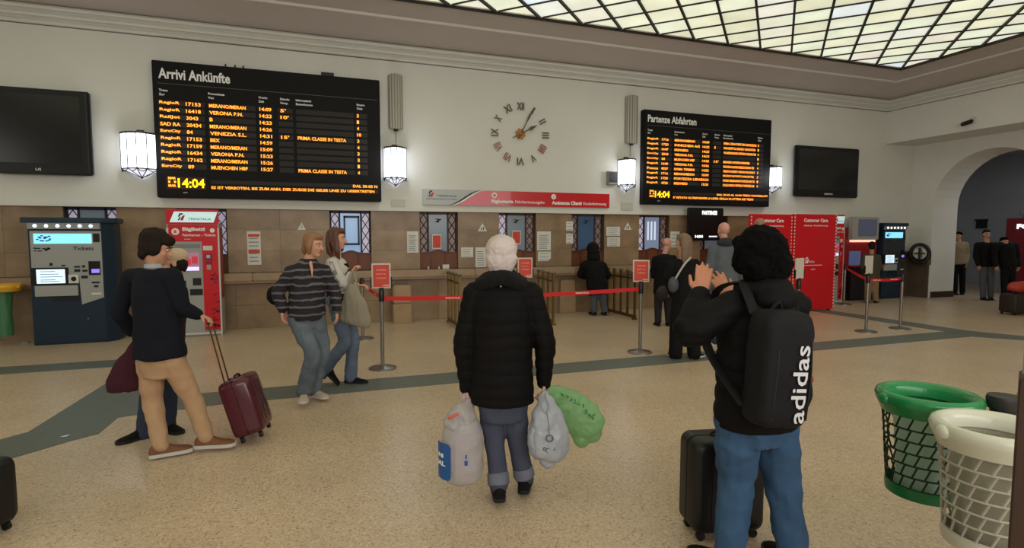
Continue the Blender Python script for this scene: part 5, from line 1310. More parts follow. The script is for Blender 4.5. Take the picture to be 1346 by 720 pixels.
mbw = MB().tube([J['wA'] - ZU*.0 + (J['eA']-J['wA'])*.02, J['wA'] + (J['eA']-J['wA'])*.07], [.034,.034], n=14, cap=False); build(mbw, 'wrist_watch', M_steel, root, smooth=True)
trousers(root, J, [(-.16,.135,.115), (.0,.182,.135), (.1,.175,.13)], (.108,.098,.082,.073,.068), DENIMB, disp=wrinkle(.013, 8), name='jeans')
shoe(root, J['aA'], dirh(-40), BLK, SOLEB, 1.1); shoe(root, J['aB'], dirh(-10), BLK, SOLEB, 1.1)
J6 = J
# backpack: tall soft box on his back
bc = plane_pt(1024, 483, D6 - .26)
bh = -14.; bf = dirh(bh)              # front of the wearer; the pack's outer face looks back
bs = dirh(bh+90); tiltv = (ZU + bs*.07).normalized(); bs2 = (bs - tiltv*bs.dot(tiltv)).normalized(); bn = -(bf - tiltv*bf.dot(tiltv)).normalized()
MBk = Matrix.Translation(bc) @ Matrix((bs2, -bn, tiltv)).transposed().to_4x4()   # local x right, y to the wearer, z up ; outer face at -y
rb = thing('backpack', 'black backpack with large white vertical lettering on the back of the bushy-haired man', 'backpack', tuple(bc - tiltv*.28))
mb = MB()
def slab(y, hw, z0, z1, rr=.05, n=5):
    pts = []
    for cx_, cz_, a0 in ((hw-rr, z1-rr*1.6, 0), (-hw+rr, z1-rr*1.6, 90), (-hw+rr, z0+rr, 180), (hw-rr, z0+rr, 270)):
        for i in range(n+1):
            a = math.radians(a0 + 90*i/n); pts.append(Vector((cx_ + rr*math.cos(a), y, cz_ + rr*(1.6 if a0 < 180 else 1)*math.sin(a))))
    return pts
layers = [(-.072,.080,-.20,.18),(-.066,.106,-.235,.222),(-.045,.120,-.252,.245),(.03,.126,-.256,.250),(.07,.12,-.245,.245)]
vs = []; 
for L_ in layers: vs += [MBk @ p for p in slab(L_[0], L_[1], L_[2], L_[3])]
nn = len(vs)//len(layers)
fs = [(i*nn+k, i*nn+(k+1) % nn, (i+1)*nn+(k+1) % nn, (i+1)*nn+k) for i in range(len(layers)-1) for k in range(nn)] + [tuple(range(nn-1,-1,-1)), tuple((len(layers)-1)*nn+k for k in range(nn))]
mb.add(vs, fs)
BPM = cloth('backpack_black', (20,20,23), .08, rough=.7, bs=300)
solid(mb, 'pack_body', BPM, rb, .008, 3, wrinkle(.003, 9))
# flat raised front panel that carries the print
Mt = MBk @ Matrix.Translation((.040, -.083, -.222)) @ Matrix.Rotation(-PI/2, 4, 'Y')     # local x of the text runs up the pack
tm = text(MB(), 'adidas', 0, .335, -.037, .037, 0, .012, Mt)
build(tm, 'pack_lettering', mat('print_silver',(206,206,210),.5), rb)
for xx in (-.07, .100):
    build(MB().tube([MBk @ Vector((xx,-.068,-.21)), MBk @ Vector((xx,-.074,.0)), MBk @ Vector((xx*.9,-.064,.19))], .004, n=6, smooth=3), 'seam_piping', M_dark, rb)
solid(MB().ell(MBk @ Vector((.135,.0,-.10)), (.03,.045,.085), frame3(bf)[3]), 'side_pocket', BPM, rb, .008, 2, wrinkle(.004, 12))
build(MB().ell(MBk @ Vector((.142,-.01,-.045)), (.022,.03,.025), frame3(bf)[3]), 'pocket_item', mat('copper_item',(120,60,44),.5), rb, smooth=True)
build(MB().tube([MBk @ Vector((-.03,.05,.24)), MBk @ Vector((0,.04,.28)), MBk @ Vector((.03,.05,.24))], .008, n=8, smooth=4), 'grab_loop', BPM, rb, smooth=True)
for q, sj in ((-1,'sA'), (1,'sB')):
    s_ = J6[sj]; c0 = MBk @ Vector((q*.09,.07,.22)); t_ = s_.lerp(J6['neck'], .30) + ZU*.092
    build(MB().tube([c0, c0.lerp(t_,.6)+ZU*.02, t_, t_ + J6['front']*.16 - ZU*.06, spine(J6,.6)+J6['side']*q*.15+J6['front']*.20, spine(J6,.42)+J6['side']*q*.222+J6['front']*.02, MBk @ Vector((q*.115,.06,-.18))], [(.028,.008)]*7, n=10, smooth=5, side=J6['side']), 'shoulder_strap', BPM, rb, smooth=True)
# ---- 7 long-haired woman in black
D7 = dp(902, 471)
root, J, PP, M3 = person('woman in black with long ash-blond hair and a pale bag strap', D7,
    dict(head=(897,319), neck=(898,339), sA=(882,347,.0), sB=(914,346,.03), eA=(878,369,.0), wA=(884,388,.15), eB=(920,369,.03), wB=(916,390,.15),
         hA=(892,398), hB=(907,398), kA=(889,430,.0), aA=(888,462,.0), kB=(911,430,.0), aB=(912,462,-.02)),
    8, -25, .98, 1.0, SKIN, hairm=HASH, face=False, hands=(dict(d=dirh(20), p=DN, curl=.6), dict(d=dirh(-10), p=DN, curl=.6)))
hairmesh(root, PP, M3, 1.0, SHORT + [('t',[(0,-.07,.05),(0,-.09,-.05),(.0,-.085,-.15),(.0,-.07,-.27)],[(.085,.05),(.09,.045),(.09,.04),(.055,.025)])], HASH, strand(.007, 20), vox=.011)
jacket(root, J, [(-.02,.165,.125), (.35,.16,.12), (.7,.165,.125), (.88,.15,.105), (.97,.08,.07)], (.062,.056,.044), BLK, disp=wrinkle(.005, 7), vox=.013, ends=.95)
trousers(root, J, [(-.16,.12,.10), (.0,.16,.125), (.1,.15,.12)], (.098,.095,.088,.088,.092), BLK, disp=wrinkle(.006, 7), vox=.013, ends=1.08)
shoe(root, J['aA'], dirh(-10), BLK, SOLEW, .95); shoe(root, J['aB'], dirh(60), BLK, SOLEW, .98)
rb = thing('crossbody_bag', 'slate crossbody bag on a pale strap worn by the ash-blond woman', 'bag', tuple(plane_pt(884, 386, D7-.12)))
solid(MB().ell(plane_pt(885, 374, D7-.12), (.075,.04,.11), Matrix((RT,F0,ZU)).transposed()), 'bag_body', mat('bag_slate',(60,66,74),.5), rb, .011, 2)
build(MB().tube([plane_pt(888,366,D7-.15), plane_pt(899,348,D7-.17), plane_pt(908,338,D7-.10)], [(.013,.004)]*3, n=8, smooth=4, side=RT), 'strap', mat('strap_pale',(170,166,160),.6), rb, smooth=True)
# ---- 8 bald man in grey
D8 = dp(945, 455)
root, J, PP, M3 = person('bald man in a grey hooded jacket queueing behind the bushy-haired man', D8,
    dict(head=(951,303), neck=(952,316), sA=(937,327), sB=(970,327), eA=(931,358), wA=(934,380,.1), eB=(976,358), wB=(972,380,.1),
         hA=(946,384), hB=(963,384), kA=(943,418), aA=(940,447), kB=(962,418), aB=(962,448)),
    0, -5, 1.05, 1.05, mat('skin_pink',(205,150,136),.45), face=False, hands=(dict(d=DN, p=dirh(0), curl=.6), dict(d=DN, p=dirh(0), curl=.6)))
jacket(root, J, [(-.06,.185,.135), (.35,.18,.135), (.7,.185,.14), (.88,.165,.115), (.99,.10,.09)], (.07,.062,.048), GREYJ, disp=wrinkle(.006, 7), vox=.013)
solid(MB().ell(J['neck']-J['front']*.07-ZU*.03, (.13,.07,.07), frame3(J['front'])[3]), 'hood', cloth('hood_dark',(50,54,58),.1), root, .013, 2, wrinkle(.006, 9))
trousers(root, J, [(-.16,.12,.10), (.0,.17,.125), (.1,.16,.12)], (.095,.085,.072,.065,.064), DENIMD, disp=wrinkle(.006, 7), vox=.013)
shoe(root, J['aA'], dirh(-60), SOLEW, SOLEW, 1.05); shoe(root, J['aB'], dirh(10), SOLEW, SOLEW, 1.05)
# ---- 9 second bald man
D9 = dp(998, 448)
root, J, PP, M3 = person('second bald man, tanned head showing above the bushy black hair', D9,
    dict(head=(998,297), neck=(999,312), sA=(982,321), sB=(1016,321), eA=(974,345,.1), wA=(983,312,.15), eB=(1021,352), wB=(1017,376,.1),
         hA=(991,378), hB=(1007,378), kA=(989,411), aA=(988,439), kB=(1008,411), aB=(1009,440)),
    0, 15, 1.05, 1.05, mat('skin_brown',(150,112,92),.45), face=False, hands=(dict(d=ZU+dirh(70)*.1, p=dirh(90), curl=.2, s=1.05), dict(d=DN, p=dirh(0), curl=.6)))
jacket(root, J, [(-.06,.185,.135), (.35,.18,.135), (.7,.185,.14), (.88,.165,.115), (.99,.09,.08)], (.07,.062,.048), BLK, disp=wrinkle(.006, 7), vox=.014, ends=.9)
trousers(root, J, [(-.16,.12,.10), (.0,.17,.125), (.1,.16,.12)], (.095,.085,.072,.065,.064), DENIMD, vox=.014)
shoe(root, J['aA'], dirh(0), BLK, SOLEB, 1.05); shoe(root, J['aB'], dirh(10), BLK, SOLEB, 1.05)
# ---- 10 person leaning at the counter
D10 = dp(873, 428)
root, J, PP, M3 = person('pink-headed bald person in black leaning over the counter left of the ash-blond woman', D10,
    dict(head=(877,321,.15), neck=(874,334,.12), sA=(862,341,.10), sB=(885,340,.12), eA=(858,361,.15), wA=(866,364,.4), eB=(890,360,.15), wB=(888,362,.4),
         hA=(866,381), hB=(878,381), kA=(865,405), aA=(865,422), kB=(878,405), aB=(879,422)),
    5, 40, .98, 1.0, mat('skin_pink',(205,150,136)), face=False, hands=(dict(d=dirh(0), p=DN, curl=.2), dict(d=dirh(0), p=DN, curl=.2)), tilt=.3)
jacket(root, J, [(-.12,.18,.135), (.35,.18,.14), (.7,.185,.15), (.88,.165,.125), (.99,.09,.08)], (.07,.062,.048), BLK, disp=wrinkle(.006, 7), vox=.014)
trousers(root, J, [(-.16,.12,.10), (.0,.16,.125)], (.09,.08,.07,.065,.064), cloth('trousers_charcoal',(44,42,46),.1), vox=.014)
shoe(root, J['aA'], dirh(0), BLK, SOLEB, 1.0); shoe(root, J['aB'], dirh(10), BLK, SOLEB, 1.0)
rb = thing('handbag', 'dark soft handbag hanging at the back hip of the person leaning at the counter', 'bag', tuple(plane_pt(871, 396, D10-.28)))
solid(MB().ell(plane_pt(871, 385, D10-.28), (.12,.055,.13), Matrix((RT,F0,ZU)).transposed()), 'bag_body', mat('bag_umber',(40,32,32),.6), rb, .013, 2, wrinkle(.008, 9))
build(MB().tube([plane_pt(871,376,D10-.28), plane_pt(869,362,D10-.22), plane_pt(865,346,D10-.09), plane_pt(864,336,D10+.06)], .008, n=8, smooth=5), 'handle', BLK, rb, smooth=True)
# ---- 11 hooded person at the blue window
D11 = dp(783, 414.5)
nw = -math.degrees(YAW)
root, J, PP, M3 = person('person in a black hood and grey jeans at the blue glass window', D11,
    dict(head=(779,328,.12), neck=(779,341,.1), sA=(768,348,.08), sB=(793,349,.06), eA=(763,361,.2), wA=(768,364,.34), eB=(799,362,.12), wB=(794,364,.34),
         hA=(779,376), hB=(791,376), kA=(781,392), aA=(781,408), kB=(792,392), aB=(795,408)),
    nw, nw, 1.0, 1.05, SKIN, face=False, hands=(dict(d=dirh(nw), p=DN, curl=.2), dict(d=dirh(nw), p=DN, curl=.2)), tilt=.1, slim=1.1)
jacket(root, J, [(-.30,.20,.16), (.0,.22,.17), (.35,.21,.17), (.7,.20,.17), (.88,.17,.14), (.99,.10,.09)], (.08,.07,.05), BLK, disp=wrinkle(.008, 6), vox=.015, name='hooded_jacket')
hairmesh(root, PP, M3, 1.1, [('e',(0,-.01,.03),(.115,.125,.115)), ('e',(0,-.03,-.06),(.12,.12,.12)), ('e',(0,-.03,-.15),(.13,.12,.10))], BLK, wrinkle(.006, 12), vox=.014, name='hood')
trousers(root, J, [(-.2,.13,.11), (.0,.17,.13)], (.09,.085,.078,.072,.07), cloth('denim_grey',(84,88,98),.2), vox=.014)
shoe(root, J['aA'], dirh(nw), BLK, SOLEB, 1.0); shoe(root, J['aB'], dirh(nw+15), BLK, SOLEB, 1.0)
# ---- 12 person at the kiosk
D12 = dp(1146, 398)
root, J, PP, M3 = person('person in an olive jacket and tan trousers standing at the red service kiosk', D12,
    dict(head=(1146,324), neck=(1146,334), sA=(1137,338), sB=(1154,338), eA=(1134,351), wA=(1136,354,.25), eB=(1156,352), wB=(1154,354,.25),
         hA=(1142,364), hB=(1150,364), kA=(1141,380), aA=(1140,394), kB=(1150,380), aB=(1151,394)),
    30, 30, 1.0, 1.0, SKIN2, face=False, hands=(dict(d=dirh(30), p=DN, curl=.3), dict(d=dirh(30), p=DN, curl=.3)))
hairmesh(root, PP, M3, 1.0, SHORT, HBROWN, vox=.014)
jacket(root, J, [(-.06,.19,.14), (.35,.18,.14), (.7,.18,.14), (.88,.16,.12), (.99,.09,.08)], (.07,.062,.048), cloth('olive_cloth',(72,72,56),.1), disp=wrinkle(.006, 7), vox=.015)
trousers(root, J, [(-.16,.12,.10), (.0,.165,.125)], (.095,.088,.08,.075,.07), cloth('trousers_sand',(138,112,88),.1), vox=.015)
shoe(root, J['aA'], dirh(30), BLK, SOLEB, 1.0); shoe(root, J['aB'], dirh(40), BLK, SOLEB, 1.0)
# ---- 13..15 people beyond the arch
def far_person(lab, px, yc, yf, heading, topm, botm, hairm, dx=0, lean=0., skin=SKIN2, hw=9, raise_=False, hh=None):
    D = dp(px, yf); k = 725/D
    Y = lambda z: yf - z*k
    jd = dict(head=(px+lean*1.2, yc+.115*k), neck=(px+lean, Y(1.47)), sA=(px-hw+lean, Y(1.40)), sB=(px+hw+lean, Y(1.40)), eA=(px-hw-2+lean*.7, Y(1.12)), wA=(px-hw+1+lean, Y(1.5) if raise_ else Y(.9), -.1), eB=(px+hw+2+lean*.7, Y(1.12)), wB=(px+hw+1, Y(.9), -.1),
              hA=(px-4, Y(.92)), hB=(px+4, Y(.92)), kA=(px-5, Y(.5)), aA=(px-5, Y(.09)), kB=(px+5, Y(.5)), aB=(px+5, Y(.09)))
    root, J, PP, M3 = person(lab, D, jd, heading, hh if hh is not None else heading, 1.02, 1.02, skin, hairm=hairm, hands=(dict(d=ZU if raise_ else DN, p=dirh(90), curl=.6), dict(d=DN, p=dirh(270), curl=.5)), vox=.010)
    hairmesh(root, PP, M3, 1.02, SHORT, hairm, vox=.013)
    jacket(root, J, [(-.12,.19,.14), (.35,.185,.14), (.7,.185,.145), (.88,.165,.12), (.99,.10,.09)], (.075,.066,.05), topm, disp=wrinkle(.008, 6), vox=.015)
    trousers(root, J, [(-.16,.12,.10), (.0,.165,.125)], (.095,.086,.074,.068,.066), botm, vox=.015)
    shoe(root, J['aA'], dirh(heading-10), BLK, SOLEB, 1.0); shoe(root, J['aB'], dirh(heading+10), BLK, SOLEB, 1.0)
    return root, J
far_person('dark-haired man in a tan jacket and black trousers standing against the arch', 1260, 305, 387, 215, cloth('tan_jacket',(150,132,104),.08), BLK, HBLACK, raise_=True, hh=240)
far_person('man in black jacket with arms down, middle of the group beyond the arch', 1297, 302, 394, 200, BLK, cloth('trousers_grey',(84,84,90),.1), HBROWN, hw=12)
far_person('stooping person in black nearest the photo booth beyond the arch', 1325, 312, 396, 190, BLK, BLK, HBLACK, hw=13, lean=-4)
# =================================================================== luggage
def suitcase(name, label, M4, w_, d_, h_, m, handle=None, ribs=True, carry=True, hm=M_steel, cat='suitcase', root_loc=None):
    """M4 maps case space (x width, y depth, z up from its own underside) to the world; handle: world point of the grip"""
    r = thing(name, label, cat, root_loc)
    mb = MB(); rr = .05; n = 5
    def ringp(hw, z0, z1, y, rr=.05):
        pts = []
        for cx_, cz_, a0 in ((hw-rr, z1-rr, 0), (-hw+rr, z1-rr, 90), (-hw+rr, z0+rr, 180), (hw-rr, z0+rr, 270)):
            for i in range(n+1):
                a = math.radians(a0 + 90*i/n); pts.append(M4 @ Vector((cx_+rr*math.cos(a), y, cz_+rr*math.sin(a))))
        return pts
    L_ = [(w_/2-.030,.075,h_-.030,-d_/2),(w_/2-.012,.058,h_-.012,-d_/2+.008),(w_/2,.045,h_,-d_/2+.035),(w_/2,.045,h_,-.006),(w_/2-.006,.051,h_-.006,-.004),(w_/2-.006,.051,h_-.006,.004),(w_/2,.045,h_,.006),(w_/2,.045,h_,d_/2-.035),(w_/2-.012,.058,h_-.012,d_/2-.008),(w_/2-.030,.075,h_-.030,d_/2)]
    vs = []
    for hw, z0, z1, y in L_: vs += ringp(hw, z0, z1, y)
    k = n*4+4
    fs = [(i*k+j, i*k+(j+1) % k, (i+1)*k+(j+1) % k, (i+1)*k+j) for i in range(len(L_)-1) for j in range(k)] + [tuple(range(k-1,-1,-1)), tuple((len(L_)-1)*k+j for j in range(k))]
    build(MB().add(vs, fs), 'shell', m, r, smooth=True)
    if ribs:
        for q in (-.25,.0,.25):
            x = q*w_
            build(MB().box(x-.010, x+.010, -d_/2-.003, d_/2+.003, .11, h_-.07, M4), 'rib', m, r)
        for q in (-1, 1): build(MB().box(-.014, .014, q*d_*.25-.012, q*d_*.25+.012, h_-.004, h_+.006, M4), 'top_rib', m, r)
    for q in (-1, 1):
        for p in (-1, 1):
            c = M4 @ Vector((q*(w_/2-.05), p*(d_/2-.045), .024)); ax = (M4.to_3x3() @ Vector((0,1,0))).normalized(); up = (M4.to_3x3() @ Vector((0,0,1))).normalized()
            wh = build(MB().cyl(c-ax*.012, c+ax*.012, .024, 14), 'wheel', M_black, r, smooth=True)
            build(MB().cyl(c, c+up*.045, .012, 8), 'caster_fork', M_dark, wh, root=r)
    c = M4 @ Vector((0,0,h_)); ux = (M4.to_3x3() @ Vector((1,0,0))).normalized(); uz = (M4.to_3x3() @ Vector((0,0,1))).normalized()
    if carry: build(MB().tube([c-ux*.07-uz*.01, c-ux*.05+uz*.018, c+ux*.05+uz*.018, c+ux*.07-uz*.01], .009, n=8, smooth=3), 'carry_handle', M_dark, r, smooth=True)
    if handle is not None:
        uy = (M4.to_3x3() @ Vector((0,1,0))).normalized(); b0 = M4 @ Vector((0,handle[1],h_-.02)); e = Vector(handle[0])
        for q in (-1, 1): build(MB().cyl(b0+ux*.055*q, e+ux*.048*q-uz*.004, .006, 8), 'handle_tube', hm, r, smooth=True)
        build(MB().cyl(e-ux*.055, e+ux*.055, .011, 10), 'grip', M_dark, r, smooth=True)
    return r
Ds = dp(335, 577)
a_ = math.radians(17); bc = plane_pt(338, 572, Ds); bc.z = 0
xw = -F0*.97 + RT*.22; xw.normalize(); yw = Vector((-xw.y, xw.x, 0))      # width runs into depth, thickness across the view
tl = (ZU*math.cos(a_) - RT*math.sin(a_)).normalized(); xw = (xw - tl*xw.dot(tl)).normalized(); yw = tl.cross(xw)
Ms = Matrix.Translation(bc + ZU*.0 + RT*.0) @ Matrix((xw, yw, tl)).transposed().to_4x4()
mn = min((Ms @ Vector((x, y, .0))).z for x in (-.14,.14) for y in (-.09,.09)); Ms = Matrix.Translation(-ZU*mn) @ Ms
hd = (dirh(95)+DN*.4).normalized(); gp = J1['wB'] + hd*.085 + DN*.028      # centre of the closed fist
suitcase('suitcase', 'maroon hard suitcase leaning towards the man in the navy blazer who holds its handle', Ms, .36, .23, .50,
         mat('suitcase_maroon', (74,18,34), .28, var=.06, scale=6, coat=.3), handle=(gp, -.085 if (yw.dot(RT) > 0) else .085), hm=mat('handle_brown',(110,84,60),.4,.6), root_loc=(bc.x, bc.y, 0))
Db = 2.98
bc = plane_pt(945, 718, Db); bc.z = 0; ang = math.atan2(RT.y, RT.x) + .12
Mb = Matrix.Translation(bc) @ Matrix.Rotation(ang, 4, 'Z')
suitcase('suitcase', 'black upright suitcase standing in front of the bushy-haired man', Mb, .40, .24, .555, mat('suitcase_black',(16,15,16),.45), root_loc=(bc.x, bc.y, 0))
bc = plane_pt(-42, 706, 2.95); bc.z = 0; Mb = Matrix.Translation(bc) @ Matrix.Rotation(math.atan2(RT.y, RT.x)-.2, 4, 'Z')
suitcase('suitcase', 'black suitcase cut off by the left edge of the photo', Mb, .42, .25, .42, mat('suitcase_black',(16,15,16)), root_loc=(bc.x, bc.y, 0))
# case and orange bag beyond the arch
Dc = dp(1335, 413); bc = plane_pt(1338, 413, Dc); bc.z = 0; Mb = Matrix.Translation(bc) @ Matrix.Rotation(math.atan2(RT.y, RT.x)+.2, 4, 'Z')
suitcase('suitcase', 'dark brown suitcase under an orange bag at the right edge of the hall', Mb, .62, .34, .44, mat('suitcase_umber',(44,36,30),.6), carry=False, root_loc=(bc.x, bc.y, 0))
ob = plane_pt(1337, 379, Dc); r = thing('orange_bag', 'orange-red bag lying on top of the dark brown suitcase', 'bag', (bc.x, bc.y, .455))
solid(MB().ell((bc.x, bc.y, .57), (.24,.13,.115), Matrix((RT, F0, ZU)).transposed()), 'bag_body', mat('bag_orange',(170,58,40),.6), r, .02, 2, wrinkle(.02, 6))
build(MB().box(bc.x-.05, bc.x+.05, bc.y-.2, bc.y-.1, .5, .62), 'dark_pocket', M_dark, r)
# =================================================================== plastic bags
def plastic(name, rgb, tr=.25):
    if name in MATS: return MATS[name]
    m = mat(name, rgb, .32, spec=.5, bump=.5, bscale=26)
    nt = m.node_tree; N = nt.nodes; L = nt.links; b = N['Principled BSDF']; out = [n for n in N if n.type == 'OUTPUT_MATERIAL'][0]
    t = N.new('ShaderNodeBsdfTranslucent'); t.inputs[0].default_value = hexc(*rgb); tp = N.new('ShaderNodeBsdfTransparent'); tp.inputs[0].default_value = hexc(*[min(255, c+20) for c in rgb])
    m1 = N.new('ShaderNodeMixShader'); m1.inputs[0].default_value = .3; L.new(b.outputs[0], m1.inputs[1]); L.new(t.outputs[0], m1.inputs[2])
    m2 = N.new('ShaderNodeMixShader'); m2.inputs[0].default_value = tr; L.new(m1.outputs[0], m2.inputs[1]); L.new(tp.outputs[0], m2.inputs[2]); L.new(m2.outputs[0], out.inputs[0])
    return m
q5 = lambda x, y, d=0.: plane_pt(x, y, D5 + d)
def crumple(a, sc=9):
    def f(c):
        v = Vector(c); return a*(1-2*abs(noise.noise(v*sc))) + a*.6*(1-2*abs(noise.noise(v*sc*2.1+Vector((3,1,7)))))*.7
    return f
# left: white bag round a boxy pack
r = thing('plastic_bag', 'white plastic bag with a blue label, in the left hand of the white-haired woman', 'bag', tuple(q5(611,632)))
pc = q5(608, 590, -.05); 
Mp = Matrix.Translation(pc) @ Matrix((RT, F0, ZU)).transposed().to_4x4() @ Matrix.Rotation(math.radians(28), 4, 'Z')
build(MB().box(-.09, .08, -.055, .055, -.15, .15, Mp), 'paper_pack', mat('pack_pale',(206,200,204),.5), r, bevel=.02)
solid(MB().tube([q5(614,526,-.03), q5(613,534,-.04), q5(608,546,-.08), q5(606,557,-.08)], [(.018,.014),(.042,.035),(.078,.065),(.100,.09)], n=18, side=RT, smooth=3, cap=False), 'bag_neck', plastic('bag_film_white',(214,210,212),.45), r, .006, 2, crumple(.012, 12))
solid(MB().tube([q5(606,555,-.08), q5(608,570,-.08), q5(608,605,-.05), q5(608,624,-.05), q5(608,631,-.05)], [(.100,.09),(.120,.105),(.126,.11),(.118,.10),(.08,.075)], n=24, side=RT, smooth=3, cap=False), 'bag_film', plastic('bag_film_white',(214,210,212),.45), r, .0065, 2, crumple(.005, 9))
solid(MB().ell(q5(597,547,.03), (.05,.05,.035), Matrix((RT,F0,ZU)).transposed()), 'side_bulge', plastic('bag_film_white',(214,210,212)), r, .007, 2, crumple(.006, 14))
build(MB().tube([q5(590,550,-.16), q5(596,547,-.17), q5(601,544,-.16)], .008, n=6), 'red_tag', mat('tag_red',(214,84,60),.5), r, smooth=True)
# blue label wrapped on the front-left of the bag
def curved_label(cx_, cy_, rx, ry, a0, a1, z0, z1, nm, m_, rr=.02, off=.006):
    mb = MB(); n = 12; c0 = q5(cx_, cy_, -.05)
    for i in range(n):
        P = []
        for t in (i/n, (i+1)/n):
            a = math.radians(a0 + (a1-a0)*t); p = c0 + RT*(rx+off)*math.cos(a) + F0*(ry+off)*math.sin(a)
            s_ = (a1-a0)*math.pi/180*rx*min(t, 1-t); cut = rr - math.sqrt(max(0, rr*rr - max(0, rr-abs(s_))**2)) if abs(s_) < rr else 0
            P.append((p, z0+cut, z1-cut))
        (p, a_, b_), (q, c_, d_) = P
        o = (p - c0).normalized()*.003
        mb.add([(p.x,p.y,a_),(q.x,q.y,c_),(q.x,q.y,d_),(p.x,p.y,b_)], [(0,1,2,3)])
    return build(mb, nm, m_, r)
zt, zb_ = q5(592,571).z, q5(592,617).z
lb = curved_label(608, 588, .126, .11, 186, 246, zb_, zt, 'blue_label', mat('label_blue',(26,82,150),.4), off=.022)
def arc_text(s_, cx_, cy_, rx, ry, a0, a1, z0, z1, nm, m_, par, off=.026):
    vs, fs = text_outline(s_, .05); ax = [v[0] for v in vs]; ay = [v[1] for v in vs]; c0 = q5(cx_, cy_, -.05); out = []
    for v in vs:
        t = (v[0]-min(ax))/(max(ax)-min(ax)); a = math.radians(a0+(a1-a0)*t)
        p = c0 + RT*(rx+off)*math.cos(a) + F0*(ry+off)*math.sin(a); out.append((p.x, p.y, z0 + (v[1]-min(ay))/(max(ay)-min(ay))*(z1-z0)))
    return build(MB().add(out, fs), nm, m_, par, root=r)
hz = zt - zb_
arc_text('UNI', 608, 588, .126, .11, 196, 226, zb_+hz*.60, zb_+hz*.72, 'label_lettering', M_txtwhite, lb)
arc_text('SAL', 608, 588, .126, .11, 194, 232, zb_+hz*.38, zb_+hz*.52, 'label_lettering', M_txtwhite, lb)
zs = q5(618,597).z; hs_ = q5(618,583).z - zs
curved_label(608, 588, .126, .11, 279, 287, zs, zs+hs_*.45, 'blue_print_mark', mat('print_blue',(40,80,150),.5), rr=.004, off=.014)
curved_label(608, 588, .126, .11, 281, 285, zs+hs_*.6, zs+hs_, 'blue_print_mark', mat('print_blue',(40,80,150),.5), rr=.003, off=.014)
for q in (-1, 1): build(MB().tube([q5(614+q*5,530,q*.02), q5(614+q*3,520,q*.02), q5(614,514,.02)], [(.012,.004)]*3, n=8, smooth=3), 'bag_handle', plastic('bag_film_white',(214,210,212)), r, smooth=True)
# right: white knotted bag
r = thing('plastic_bag', 'white knotted plastic bag with grey print, in the right hand of the white-haired woman', 'bag', tuple(q5(716,608)))
solid(MB().tube([q5(717,518,-.05), q5(718,527,-.06), q5(719,547,-.07), q5(721,572,-.07), q5(720,592,-.07), q5(718,602,-.07)], [(.018,.018),(.045,.04),(.085,.07),(.112,.085),(.105,.08),(.05,.05)], n=24, side=RT, smooth=4, cap=True), 'bag_film', plastic('bag_film_grey',(200,204,214),.12), r, .0065, 2, crumple(.012, 9))
solid(MB().ell(q5(707,577,-.07), (.058,.065,.12), Matrix((RT,F0,ZU)).transposed()), 'side_bulge', plastic('bag_film_grey',(200,204,214)), r, .0065, 2, crumple(.008, 10))
solid(MB().ell(q5(734,585,-.07), (.06,.06,.07), Matrix((RT,F0,ZU)).transposed()), 'corner_bulge', plastic('bag_film_grey',(200,204,214)), r, .0065, 2, crumple(.008, 10))
GP = mat('print_grey', (96,104,106), .5)
for x, y, rr in ((722.5,576,.020), (721,592,.014), (727,589,.010), (716,590,.008)):
    c = q5(x, y, -.168 if y < 580 else -.160); build(MB().tube([c + RT*rr*math.cos(t*PI/6) + ZU*rr*math.sin(t*PI/6) for t in range(13)], .0045, n=6, cap=False), 'printed_ring', GP, r)
build(MB().tube([q5(722,570,-.168), q5(721,556,-.155), q5(719,543,-.14)], .003, n=5, smooth=3), 'printed_line', GP, r)
build(MB().tube([q5(713,521,-.095), q5(712,533,-.125), q5(717,542,-.145), q5(722,535,-.135), q5(718,523,-.105), q5(717,517,-.06)], [(.010,.004)]*6, n=8, smooth=5), 'bag_handle', plastic('bag_film_grey',(200,204,214)), r, smooth=True)
build(MB().tube([q5(716,518,-.04), q5(716,510,.0), q5(717,500,.03)], [(.014,.006)]*3, n=8, smooth=3), 'bag_handle', plastic('bag_film_grey',(200,204,214)), r, smooth=True)
# green billowing bag
r = thing('plastic_bag', 'green translucent plastic bag billowing out to the right of the white-haired woman', 'bag', tuple(q5(768,588)))
ax_ = (q5(783,560) - q5(720,512)).normalized()
solid(MB().tube([q5(721,514,.07), q5(731,520,.13), q5(746,533,.17), q5(762,548,.17), q5(773,560,.16), q5(778,568,.16)], [(.02,.02),(.055,.05),(.105,.075),(.125,.085),(.11,.075),(.06,.05)], n=24, side=Vector((ax_.z*RT.x, ax_.z*RT.y, -ax_.dot(RT))), smooth=4, cap=True)
      .ell(q5(764,574,.16), (.045,.05,.06), Matrix((RT,F0,ZU)).transposed()).ell(q5(782,553,.16), (.05,.05,.07), Matrix((RT,F0,ZU)).transposed()), 'bag_film', plastic('bag_film_green',(160,204,150),.22), r, .0065, 2, crumple(.013, 9))
GD = mat('print_green', (58,130,76), .5)
mb = MB(); rnd = random.Random(3)
for k in range(9):
    t = k/8; x = 740+t*40; y = 518+t*26+ (4 if t > .7 else 0); c = q5(x, y, .055 - .03*math.sin(t*PI))
    pts = [c + RT*rnd.uniform(-.014,.014) + ZU*rnd.uniform(-.014,.014) for _ in range(5)]; mb.tube(pts, .0032, n=5, smooth=3)
o = build(mb, 'printed_scrawl', GD, r, smooth=True); o['kind'] = 'stuff'
build(MB().tube([q5(722,515,.07), q5(719,508,.05), q5(717,502,.03)], [(.014,.006)]*3, n=8, smooth=3), 'bag_handle', plastic('bag_film_green',(160,204,150)), r, smooth=True)
